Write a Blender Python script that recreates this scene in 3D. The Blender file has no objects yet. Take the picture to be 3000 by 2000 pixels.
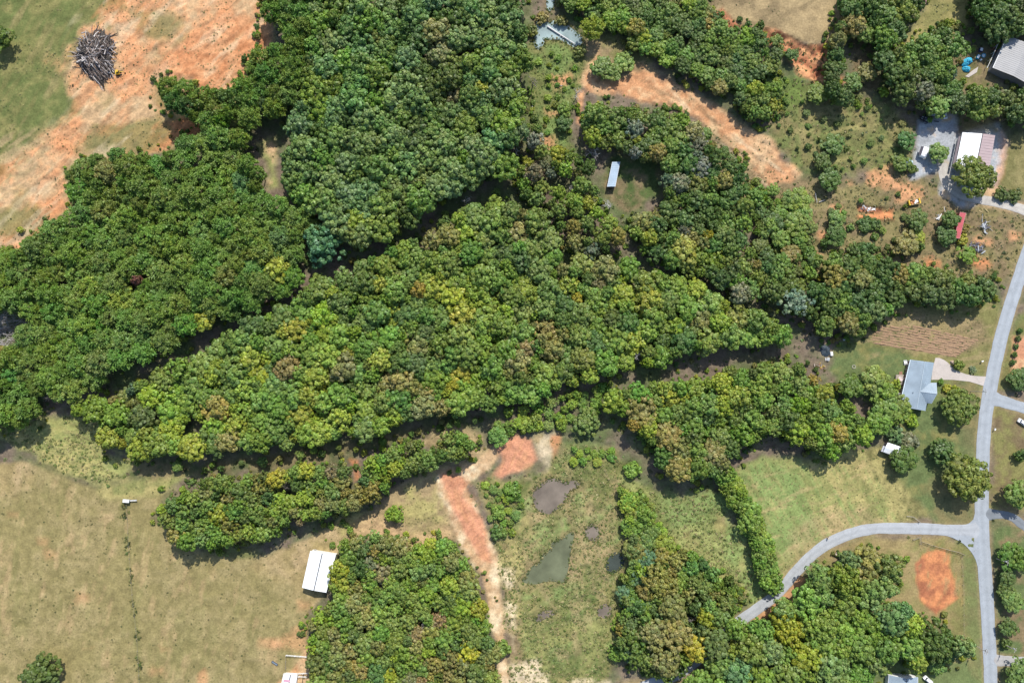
import bpy, bmesh, math, random
import numpy as np
from mathutils import Vector, Matrix
R = math.radians
random.seed(7)
rng = np.random.default_rng(11)
S = bpy.context.scene
C = S.collection

# ------------------------------------------------------------------ camera, sky, sun, exposure
H, F, TILT = 315.0, 1969.0, R(3.2)          # height (m), focal length in pixels of a 3000 px wide picture, lean from straight down
cd = bpy.data.cameras.new('camera'); cam = bpy.data.objects.new('camera', cd); C.objects.link(cam)
cam.location = (0, 0, H); cam.rotation_euler = (TILT, 0, 0)
cd.sensor_width = 36.0; cd.lens = 36.0 * F / 3000.0; cd.clip_start = 1.0; cd.clip_end = 12000.0
S.camera = cam
SUN_EL, SUN_AZ = R(47), R(15)                # azimuth clockwise from +Y (the picture's top)
W = bpy.data.worlds.new('World'); S.world = W; W.use_nodes = True
nt = W.node_tree; sky = nt.nodes.new('ShaderNodeTexSky'); sky.sky_type = 'NISHITA'; sky.sun_disc = False
sky.sun_elevation = SUN_EL; sky.sun_rotation = SUN_AZ
bg = nt.nodes['Background']; nt.links.new(sky.outputs[0], bg.inputs[0]); bg.inputs[1].default_value = 0.15
sd = bpy.data.lights.new('sun', 'SUN'); sun = bpy.data.objects.new('sun', sd); C.objects.link(sun)
sd.energy = 4.7; sd.angle = R(0.5); sd.color = (1.0, 0.955, 0.88)
ldir = Vector((-math.sin(SUN_AZ) * math.cos(SUN_EL), -math.cos(SUN_AZ) * math.cos(SUN_EL), -math.sin(SUN_EL)))
sun.rotation_euler = ldir.to_track_quat('-Z', 'Y').to_euler(); sun.location = (0, 0, 400)
S.view_settings.view_transform = 'Standard'; S.view_settings.look = 'None'
S.view_settings.exposure = 0.33; S.view_settings.gamma = 1.0; S.view_settings.use_curve_mapping = False

# ------------------------------------------------------------------ picture point -> place
ct, st = math.cos(TILT), math.sin(TILT)
def at(px, py, z=0.0):
    dx, dy = (px - 1500.0) / F, (1000.0 - py) / F
    y, zz = dy * ct + st, dy * st - ct
    t = (z - H) / zz
    return Vector((dx * t, y * t, z))
def at_np(px, py, z=0.0):
    dx, dy = (px - 1500.0) / F, (1000.0 - py) / F
    y, zz = dy * ct + st, dy * st - ct
    t = (z - H) / zz
    return dx * t, y * t
K = 3000.0 / 2352.0
def O(x, y, z=0.0): return at(x * K, y * K, z)
def OP(pts, z=0.0): return [O(x, y, z) for x, y in pts]

# ------------------------------------------------------------------ materials
def new_mat(name):
    m = bpy.data.materials.new(name); m.use_nodes = True
    n = m.node_tree.nodes; return m, n, m.node_tree.links, n['Principled BSDF']
MC = {}
def mat(name, col, rough=0.7, var=0.12, scale=1.5, metal=0.0, bump=0.0, spec=0.3, streak=None):
    if name in MC: return MC[name]
    m, n, l, p = new_mat(name)
    p.inputs['Roughness'].default_value = rough; p.inputs['Metallic'].default_value = metal
    p.inputs['Specular IOR Level'].default_value = spec
    tc = n.new('ShaderNodeTexCoord'); no = n.new('ShaderNodeTexNoise'); no.inputs['Scale'].default_value = scale
    no.inputs['Detail'].default_value = 6
    if streak:
        mp = n.new('ShaderNodeMapping'); mp.inputs['Scale'].default_value = streak
        l.new(tc.outputs['Object'], mp.inputs[0]); l.new(mp.outputs[0], no.inputs['Vector'])
    else: l.new(tc.outputs['Object'], no.inputs['Vector'])
    r = n.new('ShaderNodeMapRange'); r.inputs[1].default_value = .25; r.inputs[2].default_value = .75
    r.inputs[3].default_value = 1 - var; r.inputs[4].default_value = 1 + var
    l.new(no.outputs[0], r.inputs[0])
    mx = n.new('ShaderNodeVectorMath'); mx.operation = 'SCALE'; mx.inputs[0].default_value = col
    l.new(r.outputs[0], mx.inputs['Scale']); l.new(mx.outputs[0], p.inputs['Base Color'])
    if bump:
        b = n.new('ShaderNodeBump'); b.inputs['Strength'].default_value = bump; b.inputs['Distance'].default_value = .1
        l.new(no.outputs[0], b.inputs['Height']); l.new(b.outputs[0], p.inputs['Normal'])
    MC[name] = m; return m

def leaf_material():
    m, n, l, p = new_mat('leaves')
    a = n.new('ShaderNodeAttribute'); a.attribute_type = 'INSTANCER'; a.attribute_name = 'tint'
    v = n.new('ShaderNodeAttribute'); v.attribute_type = 'GEOMETRY'; v.attribute_name = 'lv'
    mul = n.new('ShaderNodeVectorMath'); mul.operation = 'MULTIPLY'
    l.new(a.outputs['Vector'], mul.inputs[0]); l.new(v.outputs['Vector'], mul.inputs[1])
    l.new(mul.outputs[0], p.inputs['Base Color'])
    p.inputs['Roughness'].default_value = .5; p.inputs['Specular IOR Level'].default_value = .35
    tr = n.new('ShaderNodeBsdfTranslucent'); mix = n.new('ShaderNodeMixShader'); mix.inputs[0].default_value = .2
    sc = n.new('ShaderNodeVectorMath'); sc.operation = 'MULTIPLY'; sc.inputs[1].default_value = (1.2, 1.3, .6)
    l.new(mul.outputs[0], sc.inputs[0]); l.new(sc.outputs[0], tr.inputs[0])
    l.new(p.outputs[0], mix.inputs[1]); l.new(tr.outputs[0], mix.inputs[2])
    l.new(mix.outputs[0], n['Material Output'].inputs[0])
    return m
LEAF = leaf_material()
BARK = mat('bark', (.13, .105, .08), .9, .3, 3)
DEADW = mat('dead_wood', (.42, .40, .38), .85, .25, 2)
BROWNW = mat('weathered_log', (.25, .205, .18), .85, .35, 1.2)

# ------------------------------------------------------------------ mesh helpers
def mesh_np(name, V, Fq, m, lv=None, smooth=False):
    V = np.asarray(V, np.float32); Fq = np.asarray(Fq, np.int32)
    me = bpy.data.meshes.new(name); k = Fq.shape[1]
    me.vertices.add(len(V)); me.vertices.foreach_set('co', V.ravel())
    me.loops.add(Fq.size); me.loops.foreach_set('vertex_index', Fq.ravel())
    me.polygons.add(len(Fq)); me.polygons.foreach_set('loop_start', np.arange(0, Fq.size, k, dtype=np.int32))
    me.polygons.foreach_set('use_smooth', np.full(len(Fq), smooth))
    if lv is not None:
        at_ = me.attributes.new('lv', 'FLOAT_VECTOR', 'POINT'); at_.data.foreach_set('vector', np.asarray(lv, np.float32).ravel())
    me.materials.append(m); me.update(calc_edges=True); me.validate(); return me
class MB:
    "collects shapes for one mesh"
    def __init__(s): s.v = []; s.f = []
    def poly(s, pts):
        i = len(s.v); s.v += [tuple(p) for p in pts]; s.f.append(list(range(i, i + len(pts))))
    def box(s, c, d, rz=0.0, taper=1.0):
        cx, cy, cz = c; i = len(s.v); cr, sr = math.cos(rz), math.sin(rz)
        for z, t in ((-.5, 1), (.5, taper)):
            for x, y in ((-.5, -.5), (.5, -.5), (.5, .5), (-.5, .5)):
                X, Y = x * d[0] * t, y * d[1] * t
                s.v.append((cx + X * cr - Y * sr, cy + X * sr + Y * cr, cz + z * d[2]))
        for q in ((3, 2, 1, 0), (4, 5, 6, 7), (0, 1, 5, 4), (1, 2, 6, 5), (2, 3, 7, 6), (3, 0, 4, 7)): s.f.append([i + k for k in q])
    def tube(s, p, q, r0, r1=None, n=6):
        r1 = r0 if r1 is None else r1; p, q = Vector(p), Vector(q); d = (q - p)
        if d.length < 1e-6: return
        d.normalize(); a = d.orthogonal().normalized(); b = d.cross(a); i = len(s.v)
        for c, r in ((p, r0), (q, r1)):
            for k in range(n):
                t = 2 * math.pi * k / n; s.v.append(tuple(c + (a * math.cos(t) + b * math.sin(t)) * r))
        for k in range(n): s.f.append([i + k, i + (k + 1) % n, i + n + (k + 1) % n, i + n + k])
        s.f.append([i + k for k in range(n)][::-1]); s.f.append([i + n + k for k in range(n)])
    def path(s, pts, r0, r1, n=6):
        for k in range(len(pts) - 1):
            a = r0 + (r1 - r0) * k / (len(pts) - 1); b = r0 + (r1 - r0) * (k + 1) / (len(pts) - 1); s.tube(pts[k], pts[k + 1], a, b, n)
    def slab(s, pts, th):
        "top polygon pts (any z), thickened downwards"
        n = len(pts); i = len(s.v); P = [Vector(p) for p in pts]
        s.v += [tuple(p) for p in P] + [(p.x, p.y, p.z - th) for p in P]
        s.f.append([i + k for k in range(n)]); s.f.append([i + n + k for k in range(n)][::-1])
        for k in range(n): s.f.append([i + k, i + n + k, i + n + (k + 1) % n, i + (k + 1) % n])
    def mesh(s, name, m, smooth=False):
        me = bpy.data.meshes.new(name); me.from_pydata(s.v, [], s.f); me.materials.append(m)
        bm = bmesh.new(); bm.from_mesh(me); bmesh.ops.recalc_face_normals(bm, faces=bm.faces); bm.to_mesh(me); bm.free()
        if smooth: me.polygons.foreach_set('use_smooth', [True] * len(me.polygons))
        return me
    def obj(s, name, m, parent=None, smooth=False): return link(name, s.mesh(name, m, smooth), parent)
def link(name, me, parent=None):
    o = bpy.data.objects.new(name, me); C.objects.link(o)
    if parent: o.parent = parent
    return o
def tag(o, label, cat, group=None):
    o['label'] = label; o['category'] = cat
    if group: o['group'] = group
    return o
def thing(name, label, cat, loc=(0, 0, 0), rz=0.0, group=None):
    o = bpy.data.objects.new(name, None); C.objects.link(o); o.empty_display_size = .5
    o.location = loc; o.rotation_euler = (0, 0, rz); return tag(o, label, cat, group)
def stuffpart(o): o['kind'] = 'stuff'; return o
def struct(o): o['kind'] = 'structure'; return o

# ------------------------------------------------------------------ value noise and polygon distances (numpy)
def vnoise(x, y, scale, seed):
    r = np.random.default_rng(seed); G = r.random((257, 257)).astype(np.float32)
    u, v = x / scale + seed * 13.7, y / scale + seed * 7.3
    i, j = np.floor(u).astype(int), np.floor(v).astype(int); fu, fv = u - i, v - j
    fu, fv = fu * fu * (3 - 2 * fu), fv * fv * (3 - 2 * fv); i &= 255; j &= 255
    return (G[i, j] * (1 - fu) + G[i + 1, j] * fu) * (1 - fv) + (G[i, j + 1] * (1 - fu) + G[i + 1, j + 1] * fu) * fv - .5
def fbm(x, y, scale, seed, octs=4):
    s, a, t = 0, 1.0, 0
    for k in range(octs): s = s + vnoise(x, y, scale / 2 ** k, seed + k) * a; t += a; a *= .55
    return s / t * 2.2
def sdf(x, y, poly):
    "signed distance, positive inside"
    P = np.array([(p[0], p[1]) for p in poly]); d2 = np.full(x.shape, 1e12); ins = np.zeros(x.shape, bool)
    for k in range(len(P)):
        a, b = P[k], P[(k + 1) % len(P)]; e = b - a; L = max(e @ e, 1e-9)
        t = np.clip(((x - a[0]) * e[0] + (y - a[1]) * e[1]) / L, 0, 1)
        d2 = np.minimum(d2, (x - a[0] - t * e[0]) ** 2 + (y - a[1] - t * e[1]) ** 2)
        if a[1] != b[1]:
            c = ((a[1] > y) != (b[1] > y)) & (x < e[0] * (y - a[1]) / e[1] + a[0]); ins ^= c
    return np.where(ins, 1, -1) * np.sqrt(d2)
def seg_d(x, y, pts):
    d2 = np.full(x.shape, 1e12)
    for k in range(len(pts) - 1):
        a, b = np.array(pts[k][:2]), np.array(pts[k + 1][:2]); e = b - a; L = max(e @ e, 1e-9)
        t = np.clip(((x - a[0]) * e[0] + (y - a[1]) * e[1]) / L, 0, 1)
        d2 = np.minimum(d2, (x - a[0] - t * e[0]) ** 2 + (y - a[1] - t * e[1]) ** 2)
    return np.sqrt(d2)
def srgb(r, g, b, k=1.0):
    f = lambda c: ((c / 255 + .055) / 1.055) ** 2.4 if c > 10 else c / 255 / 12.92
    return np.array([f(r), f(g), f(b)]) * k

#@@GROUND
# ------------------------------------------------------------------ roads (centre lines in overview pixels)
def smooth_line(pts, n=10):
    P = [Vector(p) for p in pts]; out = []
    for k in range(len(P) - 1):
        p0, p1, p2, p3 = P[max(k - 1, 0)], P[k], P[k + 1], P[min(k + 2, len(P) - 1)]
        for i in range(n):
            t = i / n
            out.append(.5 * ((2 * p1) + (p2 - p0) * t + (2 * p0 - 5 * p1 + 4 * p2 - p3) * t * t + (3 * p1 - p0 - 3 * p2 + p3) * t ** 3))
    out.append(P[-1]); return out
MAIN = smooth_line(OP([(2480, 330), (2405, 470), (2352, 605), (2302, 765), (2277, 880), (2264, 960), (2257, 1060), (2255, 1160), (2257, 1230), (2263, 1320), (2269, 1420), (2276, 1568), (2284, 1720)]))
SIDE = smooth_line(OP([(2257, 1217), (2190, 1217), (2120, 1214), (2050, 1213), (1985, 1217), (1922, 1237), (1872, 1268), (1832, 1308), (1785, 1362), (1740, 1398), (1700, 1425), (1630, 1490), (1560, 1545), (1470, 1580), (1380, 1620)]))
EAST = smooth_line(OP([(2262, 908), (2300, 921), (2352, 937), (2430, 962)]))
DRV_E = smooth_line(OP([(2262, 1180), (2300, 1181), (2325, 1188), (2352, 1207), (2420, 1262)]))
DRV_S = smooth_line(OP([(2275, 1515), (2310, 1517), (2352, 1518), (2430, 1522)]))
LANE = smooth_line(OP([(2165, 375), (2170, 410), (2195, 440), (2240, 455), (2300, 467), (2360, 485), (2420, 510)]))
ROADS = [(MAIN, 6.3), (SIDE, 5.0), (EAST, 5.2), (DRV_E, 3.8), (DRV_S, 4.2), (LANE, 4.6)]

# ------------------------------------------------------------------ ground: one grid, coloured by soil and cover, split into named zones
STEP = 0.8
gx = np.arange(-290, 290.01, STEP); gy = np.arange(-190, 215.01, STEP)
X, Y = np.meshgrid(gx, gy); shp = X.shape
N1 = fbm(X, Y, 14, 3, 5); N2 = fbm(X, Y, 5, 21, 4); N3 = fbm(X, Y, 40, 40, 4); N4 = vnoise(X, Y, 1.7, 60)
pal = dict(
    floor=srgb(124, 110, 94, .85), mown=srgb(142, 164, 98, .68), tan=srgb(176, 157, 110, .66), tan2=srgb(186, 163, 122, .68), olive=srgb(132, 128, 80, .74),
    green=srgb(114, 122, 72, .72), lawn=srgb(110, 124, 78, .74), straw=srgb(182, 170, 112, .68), yg=srgb(152, 156, 96, .76),
    clay=srgb(216, 160, 116, .72), orange=srgb(214, 144, 98, .70), pink=srgb(220, 156, 122, .72), deep=srgb(200, 130, 96, .58),
    pale=srgb(216, 180, 138, .70), cream=srgb(228, 208, 172, .74), gravel=srgb(176, 180, 184, .8), brown=srgb(128, 112, 84, .8),
    rough=srgb(140, 130, 88, .8), marsh=srgb(112, 132, 68, .7), mud=srgb(140, 122, 90, .8), dgreen=srgb(84, 104, 56, .8))
wf = np.clip(.5 + N1 * 1.2 + N2 * .8, 0, 1)[..., None] * .75; col = pal['floor'] * (1 - wf) + pal['dgreen'] * wf
zone = np.zeros(shp, int); ZN = ['forest_floor']
def paint(c, poly, zn=None, feather=2.0, rag=3.0, op=1.0, c2=None, mix=.5, nz=N1, nz2=N2):
    P = OP(poly); d = sdf(X, Y, P) + nz * rag + nz2 * rag * .35
    a = np.clip(d / feather + .5, 0, 1) * op
    cc = np.asarray(pal[c])[None, None, :]
    if c2 is not None:
        w = np.clip(.5 + (N2 * .9 + N1 * .8 + N4 * .5) * 1.5 + (mix - .5) * 2, 0, 1)[..., None]
        cc = cc * (1 - w) + pal[c2] * w
    col[:] = col * (1 - a[..., None]) + cc * a[..., None]
    if zn:
        if zn not in ZN: ZN.append(zn)
        zone[a > .5] = ZN.index(zn)
def streak(c, poly, ang, op=.6, scale=14, thr=.1, stretch=7, seed=200, feather=6):
    "drag marks, tyre tracks and mowing lines running at ang degrees (counter-clockwise from the picture's right)"
    a = R(ang); u = X * math.cos(a) + Y * math.sin(a); v = -X * math.sin(a) + Y * math.cos(a); u = u + N1 * 5
    n = fbm(u, v * stretch + N2 * 2, scale, seed, 4); d = np.clip((sdf(X, Y, OP(poly)) + N1 * 6) / feather + .5, 0, 1)
    w = (np.clip((n - thr) * 3.2, 0, 1) * d * op)[..., None]; col[:] = col * (1 - w) + pal[c] * w
# upper left field and clearing
paint('green', [(-90, -90), (620, -90), (610, 100), (600, 250), (580, 310), (570, 350), (400, 345), (200, 360), (150, 430), (180, 470), (40, 570), (-90, 610)], 'field', c2='olive', mix=.4)
paint('pale', [(180, 40), (290, 60), (300, 160), (380, 240), (370, 330), (290, 350), (190, 370), (160, 400), (160, 440), (185, 470), (130, 500), (50, 560), (-90, 600), (-90, 420), (20, 390), (90, 320), (140, 280), (160, 230), (150, 150), (170, 90)], 'dirt_clearing', 8, 11, .95, 'clay', .35)
paint('pale', [(280, -60), (650, -60), (630, 60), (600, 120), (560, 160), (520, 210), (470, 240), (440, 270), (400, 270), (370, 240), (350, 210), (300, 250), (260, 240), (240, 210), (290, 160), (280, 70), (190, 50), (300, 30)], 'dirt_clearing', 5, 7, .95, 'clay', .5)
paint('orange', [(430, 90), (520, 40), (620, 25), (620, 110), (560, 150), (510, 210), (450, 220), (400, 190), (380, 150), (400, 110)], 'dirt_clearing', 8, 8, .9, 'clay', .45)
paint('orange', [(360, 300), (420, 265), (490, 290), (450, 310), (400, 310), (370, 340), (330, 345)], 'dirt_clearing', 3, 4, .9)
paint('orange', [(90, 470), (140, 440), (160, 480), (110, 510), (40, 570), (-30, 590), (30, 540)], 'dirt_clearing', 6, 6, .7)
paint('green', [(215, 280), (300, 270), (365, 275), (380, 300), (330, 342), (250, 345), (195, 350)], 'field', 5, 8, .8, 'olive', .6)
paint('olive', [(-90, 465), (60, 470), (105, 490), (70, 528), (-90, 535)], 'field', 5, 7, .8)
paint('olive', [(310, 32), (400, 28), (430, 60), (380, 88), (315, 74)], 'field', 4, 6, .75)
paint('olive', [(372, 175), (420, 212), (400, 245), (355, 235)], 'field', 4, 6, .6)
paint('yg', [(588, 330), (622, 315), (645, 390), (655, 442), (612, 442), (610, 400)], 'field', 3, 3, .9, 'pale', .5)
CLR = [(150, 40), (290, -60), (640, -60), (620, 110), (520, 210), (440, 270), (380, 330), (190, 370), (160, 440), (50, 560), (-90, 600), (-90, 420), (90, 320), (160, 230)]
streak('cream', CLR, 45, .42, 16, .08, 4, 200); streak('orange', CLR, 48, .5, 18, .1, 3.5, 210); streak('brown', CLR, 42, .4, 10, .2, 7, 220); streak('olive', CLR, 50, .45, 22, .28, 3, 230)
UF = [(-90, -90), (300, -90), (190, 60), (150, 200), (90, 310), (-90, 420)]
streak('pale', UF, 62, .25, 20, .22, 5, 240); streak('olive', UF, 66, .6, 12, .0, 6, 250); streak('dgreen', UF, 60, .35, 9, .1, 4, 260); streak('tan2', [(-90, 330), (120, 290), (90, 400), (-90, 500)], 40, .7, 14, .0, 5, 270)
# pasture at the lower left
paint('tan', [(-90, 1050), (60, 1062), (230, 1128), (290, 1110), (430, 1088), (380, 1130), (350, 1190), (440, 1260), (560, 1290), (700, 1240), (790, 1200), (850, 1185), (870, 1225), (790, 1245), (760, 1290), (740, 1370), (700, 1420), (720, 1680), (-90, 1680)], 'pasture', 2, 2, 1, 'tan2', .45)
paint('olive', [(-90, 1050), (60, 1062), (230, 1128), (350, 1190), (440, 1260), (560, 1290), (700, 1420), (720, 1680), (-90, 1680)], None, 12, 30, .5, nz=N3)
paint('olive', [(281, 1130), (292, 1130), (299, 1300), (318, 1420), (328, 1580), (316, 1580), (306, 1420), (288, 1300)], None, 2, 1.5, .7)
for q in [(95, 1245), (190, 1370), (200, 1490), (360, 1540), (120, 1275), (700, 1390), (640, 1480), (30, 1180), (380, 1490)]:
    paint('clay', [(q[0] - 14, q[1] - 7), (q[0] + 14, q[1] - 6), (q[0] + 12, q[1] + 7), (q[0] - 12, q[1] + 6)], None, 4, 4, .5)
paint('yg', [(226, 1130), (290, 1105), (440, 1086), (405, 1118), (365, 1135), (250, 1142)], 'pasture', 3, 3, .85, 'straw', .5)
paint('yg', [(-40, 985), (120, 950), (230, 950), (242, 1000), (238, 1040), (320, 1058), (290, 1098), (205, 1110), (100, 1052), (10, 1010)], 'meadow', 3, 3, 1, 'straw', .45)
paint('dgreen', [(300, 1055), (400, 1060), (520, 1055), (640, 1045), (800, 1015), (900, 1000), (980, 985), (900, 1020), (700, 1065), (560, 1082), (280, 1098)], 'forest_floor', 4, 4, .75, 'brown', .5)
# middle clearing, clay track and pads
paint('tan2', [(780, 1200), (850, 1175), (890, 1115), (960, 1090), (1010, 1060), (1040, 1070), (1035, 1120), (1030, 1220), (970, 1250), (900, 1240), (790, 1225)], 'clearing', 3, 4, .95, 'straw', .4)
paint('tan2', [(960, 1020), (1000, 990), (1060, 985), (1105, 1000), (1115, 1060), (1060, 1080), (1030, 1060), (1000, 1030)], 'clearing', 3, 4, .9)
paint('pale', [(820, 1215), (860, 1180), (905, 1190), (930, 1230), (990, 1235), (1030, 1200), (1040, 1240), (960, 1260), (860, 1240)], None, 4, 5, .7)
paint('orange', [(802, 1055), (825, 1055), (830, 1100), (815, 1105)], None, 2, 2, .8)
paint('pale', [(1005, 1080), (1120, 1050), (1125, 1075), (1075, 1110), (1100, 1170), (1140, 1270), (1155, 1310), (1110, 1325), (1060, 1260), (1035, 1190), (1010, 1130)], 'dirt_track', 2.5, 3, .95, 'cream', .35)
paint('pink', [(1012, 1088), (1035, 1083), (1062, 1094), (1075, 1110), (1065, 1140), (1090, 1170), (1112, 1190), (1118, 1250), (1128, 1290), (1108, 1285), (1085, 1255), (1062, 1215), (1045, 1175), (1030, 1140)], 'dirt_track', 2, 2, .95)
paint('pale', [(1100, 1050), (1150, 1015), (1170, 1010), (1150, 1050), (1120, 1075)], 'dirt_track', 2, 2, .8)
paint('pink', [(1140, 1030), (1188, 998), (1220, 1010), (1236, 1055), (1220, 1080), (1182, 1088), (1150, 1112), (1132, 1090), (1150, 1060)], 'dirt_track', 2, 2.5, .95)
paint('cream', [(1225, 1000), (1280, 995), (1278, 1075), (1255, 1095), (1236, 1060)], 'clearing', 3, 4, .9, 'tan2', .5)
paint('orange', [(1265, 1000), (1285, 1000), (1282, 1085), (1268, 1088)], None, 2, 2, .7)
paint('pale', [(1105, 1300), (1140, 1300), (1155, 1400), (1165, 1500), (1180, 1590), (1145, 1590), (1140, 1470), (1125, 1390)], 'dirt_track', 2, 2, .9)
# wet meadow with ponds
paint('straw', [(1085, 1110), (1130, 1090), (1230, 1092), (1290, 1030), (1420, 1030), (1430, 1100), (1440, 1180), (1430, 1280), (1440, 1400), (1420, 1480), (1390, 1560), (1210, 1640), (1190, 1500), (1185, 1300), (1140, 1255), (1115, 1180)], 'meadow', 3, 4, .95, 'olive', .72)
paint('tan2', [(1170, 1110), (1300, 1110), (1410, 1150), (1400, 1280), (1330, 1360), (1220, 1380), (1200, 1250)], None, 8, 14, .45)
paint('yg', [(1195, 1400), (1280, 1390), (1405, 1370), (1415, 1480), (1360, 1545), (1240, 1545), (1195, 1490)], None, 6, 10, .8, 'olive', .35)
paint('green', [(1120, 1110), (1170, 1100), (1200, 1140), (1150, 1200), (1120, 1190)], None, 5, 7, .7)
paint('mud', [(1215, 1100), (1330, 1090), (1310, 1150), (1270, 1185), (1215, 1180)], None, 2, 3, .6)
paint('mud', [(1195, 1340), (1250, 1260), (1320, 1215), (1320, 1340)], None, 5, 4, .5)
for a, b in [((1152, 1310), (1175, 1345)), ((1160, 1385), (1178, 1440)), ((1165, 1440), (1180, 1500)), ((1165, 1510), (1235, 1590)), ((1180, 1330), (1190, 1370)), ((1200, 1540), (1260, 1590)), ((1300, 1560), (1400, 1590))]:
    paint('cream', [(a[0], a[1]), (b[0], a[1] + 6), (b[0] + 4, b[1]), (a[0] + 3, b[1] - 5)], None, 2, 3, .8)
MW = [(1130, 1100), (1290, 1035), (1425, 1035), (1435, 1280), (1410, 1480), (1380, 1560), (1210, 1600), (1185, 1300)]
streak('green', MW, 70, .75, 14, -.1, 2, 410); streak('mown', MW, 35, .7, 12, .05, 2, 415); streak('dgreen', MW, 20, .45, 8, .15, 2, 420); streak('tan2', MW, 110, .5, 9, .1, 2, 430)
PAD = [(1130, 1025), (1190, 995), (1240, 1055), (1180, 1095), (1130, 1115)]; TRK = [(1010, 1080), (1080, 1080), (1130, 1290), (1100, 1300), (1030, 1160)]
streak('clay', PAD, 70, .6, 8, .0, 6, 440); streak('deep', PAD, 65, .4, 6, .15, 6, 450); streak('clay', TRK, -65, .6, 8, .0, 8, 460); streak('deep', TRK, -68, .4, 7, .15, 9, 470)
# fields right of the scrub and below the wood
paint('straw', [(1430, 1090), (1510, 1140), (1640, 1140), (1720, 1260), (1775, 1345), (1720, 1380), (1640, 1345), (1560, 1270), (1500, 1220), (1440, 1200)], 'meadow', 3, 3, 1, 'yg', .75)
paint('green', [(1500, 1140), (1640, 1140), (1700, 1230), (1650, 1240), (1600, 1190), (1520, 1200)], None, 5, 8, .7)
paint('mown', [(1640, 1140), (1660, 1150), (1745, 1300), (1770, 1350), (1730, 1370), (1680, 1270)], None, 4, 5, .8)
paint('mown', [(1530, 1145), (1620, 1145), (1650, 1190), (1560, 1195)], None, 5, 6, .6)
paint('yg', [(1680, 1075), (1760, 1045), (1900, 1065), (1960, 1045), (2080, 1205), (1960, 1222), (1880, 1258), (1800, 1315), (1765, 1255), (1710, 1150)], 'hay_field', 3, 3, 1, 'straw', .42)
paint('mown', [(1685, 1090), (1750, 1055), (1830, 1090), (1880, 1180), (1850, 1250), (1795, 1300), (1760, 1240), (1710, 1150)], None, 7, 8, .9)
paint('tan2', [(1860, 1180), (2000, 1170), (2075, 1205), (1960, 1225), (1880, 1262), (1830, 1300), (1800, 1330)], None, 6, 8, .6)
paint('olive', [(1930, 1040), (2010, 1025), (2110, 1090), (2150, 1200), (2060, 1205)], 'hay_field', 4, 5, .9, 'straw', .5)
HF = [(1690, 1085), (1760, 1050), (1900, 1065), (1960, 1045), (2080, 1205), (1960, 1222), (1880, 1258), (1800, 1315), (1765, 1255), (1710, 1150)]
streak('straw', HF, 118, .5, 12, .1, 9, 300); streak('green', HF, 122, .5, 10, .05, 9, 310); streak('mown', HF, 116, .6, 12, .1, 9, 315); streak('pale', HF, 20, .35, 9, .2, 5, 320)
streak('straw', [(100, 950), (240, 950), (320, 1060), (205, 1110), (60, 1040)], -20, .6, 9, .0, 6, 330); streak('brown', [(780, 1200), (850, 1175), (1010, 1060), (1030, 1220), (900, 1240)], 30, .4, 8, .1, 3, 340)
streak('olive', [(-90, 1050), (230, 1128), (440, 1260), (700, 1420), (720, 1680), (-90, 1680)], 85, .4, 18, .1, 4, 350); streak('pale', [(-90, 1050), (230, 1128), (440, 1260), (700, 1420), (720, 1680), (-90, 1680)], 80, .3, 12, .25, 3, 360)
# house lawn and garden
paint('lawn', [(1895, 850), (1930, 780), (2050, 795), (2270, 810), (2262, 900), (2245, 1150), (2235, 1200), (2150, 1205), (2060, 1095), (2080, 1000), (1960, 910)], 'lawn', 3, 3, 1, 'olive', .35)
paint('brown', [(2180, 880), (2262, 880), (2245, 1150), (2230, 1200), (2150, 1205), (2130, 1100), (2215, 1050)], None, 8, 10, .5)
paint('olive', [(2000, 690), (2290, 690), (2300, 760), (2275, 870), (2200, 850), (2000, 790)], 'lawn', 4, 4, .9)
paint('tan', [(1985, 770), (2030, 720), (2070, 705), (2130, 715), (2250, 740), (2270, 785), (2205, 812), (2080, 795)], 'garden', 3, 3, .9, 'brown', .5)
# upper right: clay clearing, gully, fields
paint('marsh', [(1215, 90), (1345, 80), (1345, 160), (1315, 260), (1305, 340), (1225, 340), (1230, 200)], 'marsh', 4, 4, 1, 'olive', .4)
for q in [(1285, 195), (1275, 260), (1290, 180), (1260, 330)]:
    paint('clay', [(q[0] - 16, q[1] - 9), (q[0] + 14, q[1] - 12), (q[0] + 16, q[1] + 9), (q[0] - 10, q[1] + 10)], None, 3, 4, .8)
paint('tan2', [(1335, 90), (1400, 80), (1480, 120), (1540, 170), (1480, 200), (1400, 190), (1340, 170)], 'dirt_clearing', 4, 5, .8, 'olive', .5)
paint('clay', [(1345, 215), (1335, 190), (1350, 150), (1375, 110), (1388, 140), (1372, 190), (1440, 168), (1478, 146), (1530, 178), (1600, 215), (1655, 250), (1705, 290), (1775, 325), (1800, 370), (1835, 400), (1800, 432), (1755, 425), (1720, 380), (1650, 312), (1600, 275), (1530, 243), (1460, 238), (1395, 220)], 'dirt_clearing', 2.5, 4, 1, 'pale', .45)
paint('clay', [(1326, 210), (1345, 205), (1342, 260), (1335, 290), (1322, 285)], 'dirt_clearing', 2, 2, .9)
paint('pale', [(1700, 290), (1780, 330), (1800, 380), (1760, 400), (1720, 340)], None, 4, 5, .6)
paint('brown', [(1600, 270), (1720, 380), (1760, 430), (1720, 460), (1640, 380), (1560, 300)], 'rough_ground', 5, 6, .8, 'tan2', .45)
paint('tan2', [(1615, -90), (1960, -90), (1940, 40), (1905, 100), (1860, 105), (1790, 92), (1700, 58), (1640, 30)], 'field', 3, 4, 1, 'brown', .4)
paint('deep', [(1620, 40), (1660, 20), (1690, 50), (1700, 60), (1640, 62)], 'gully', 2, 4, .9)
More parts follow.
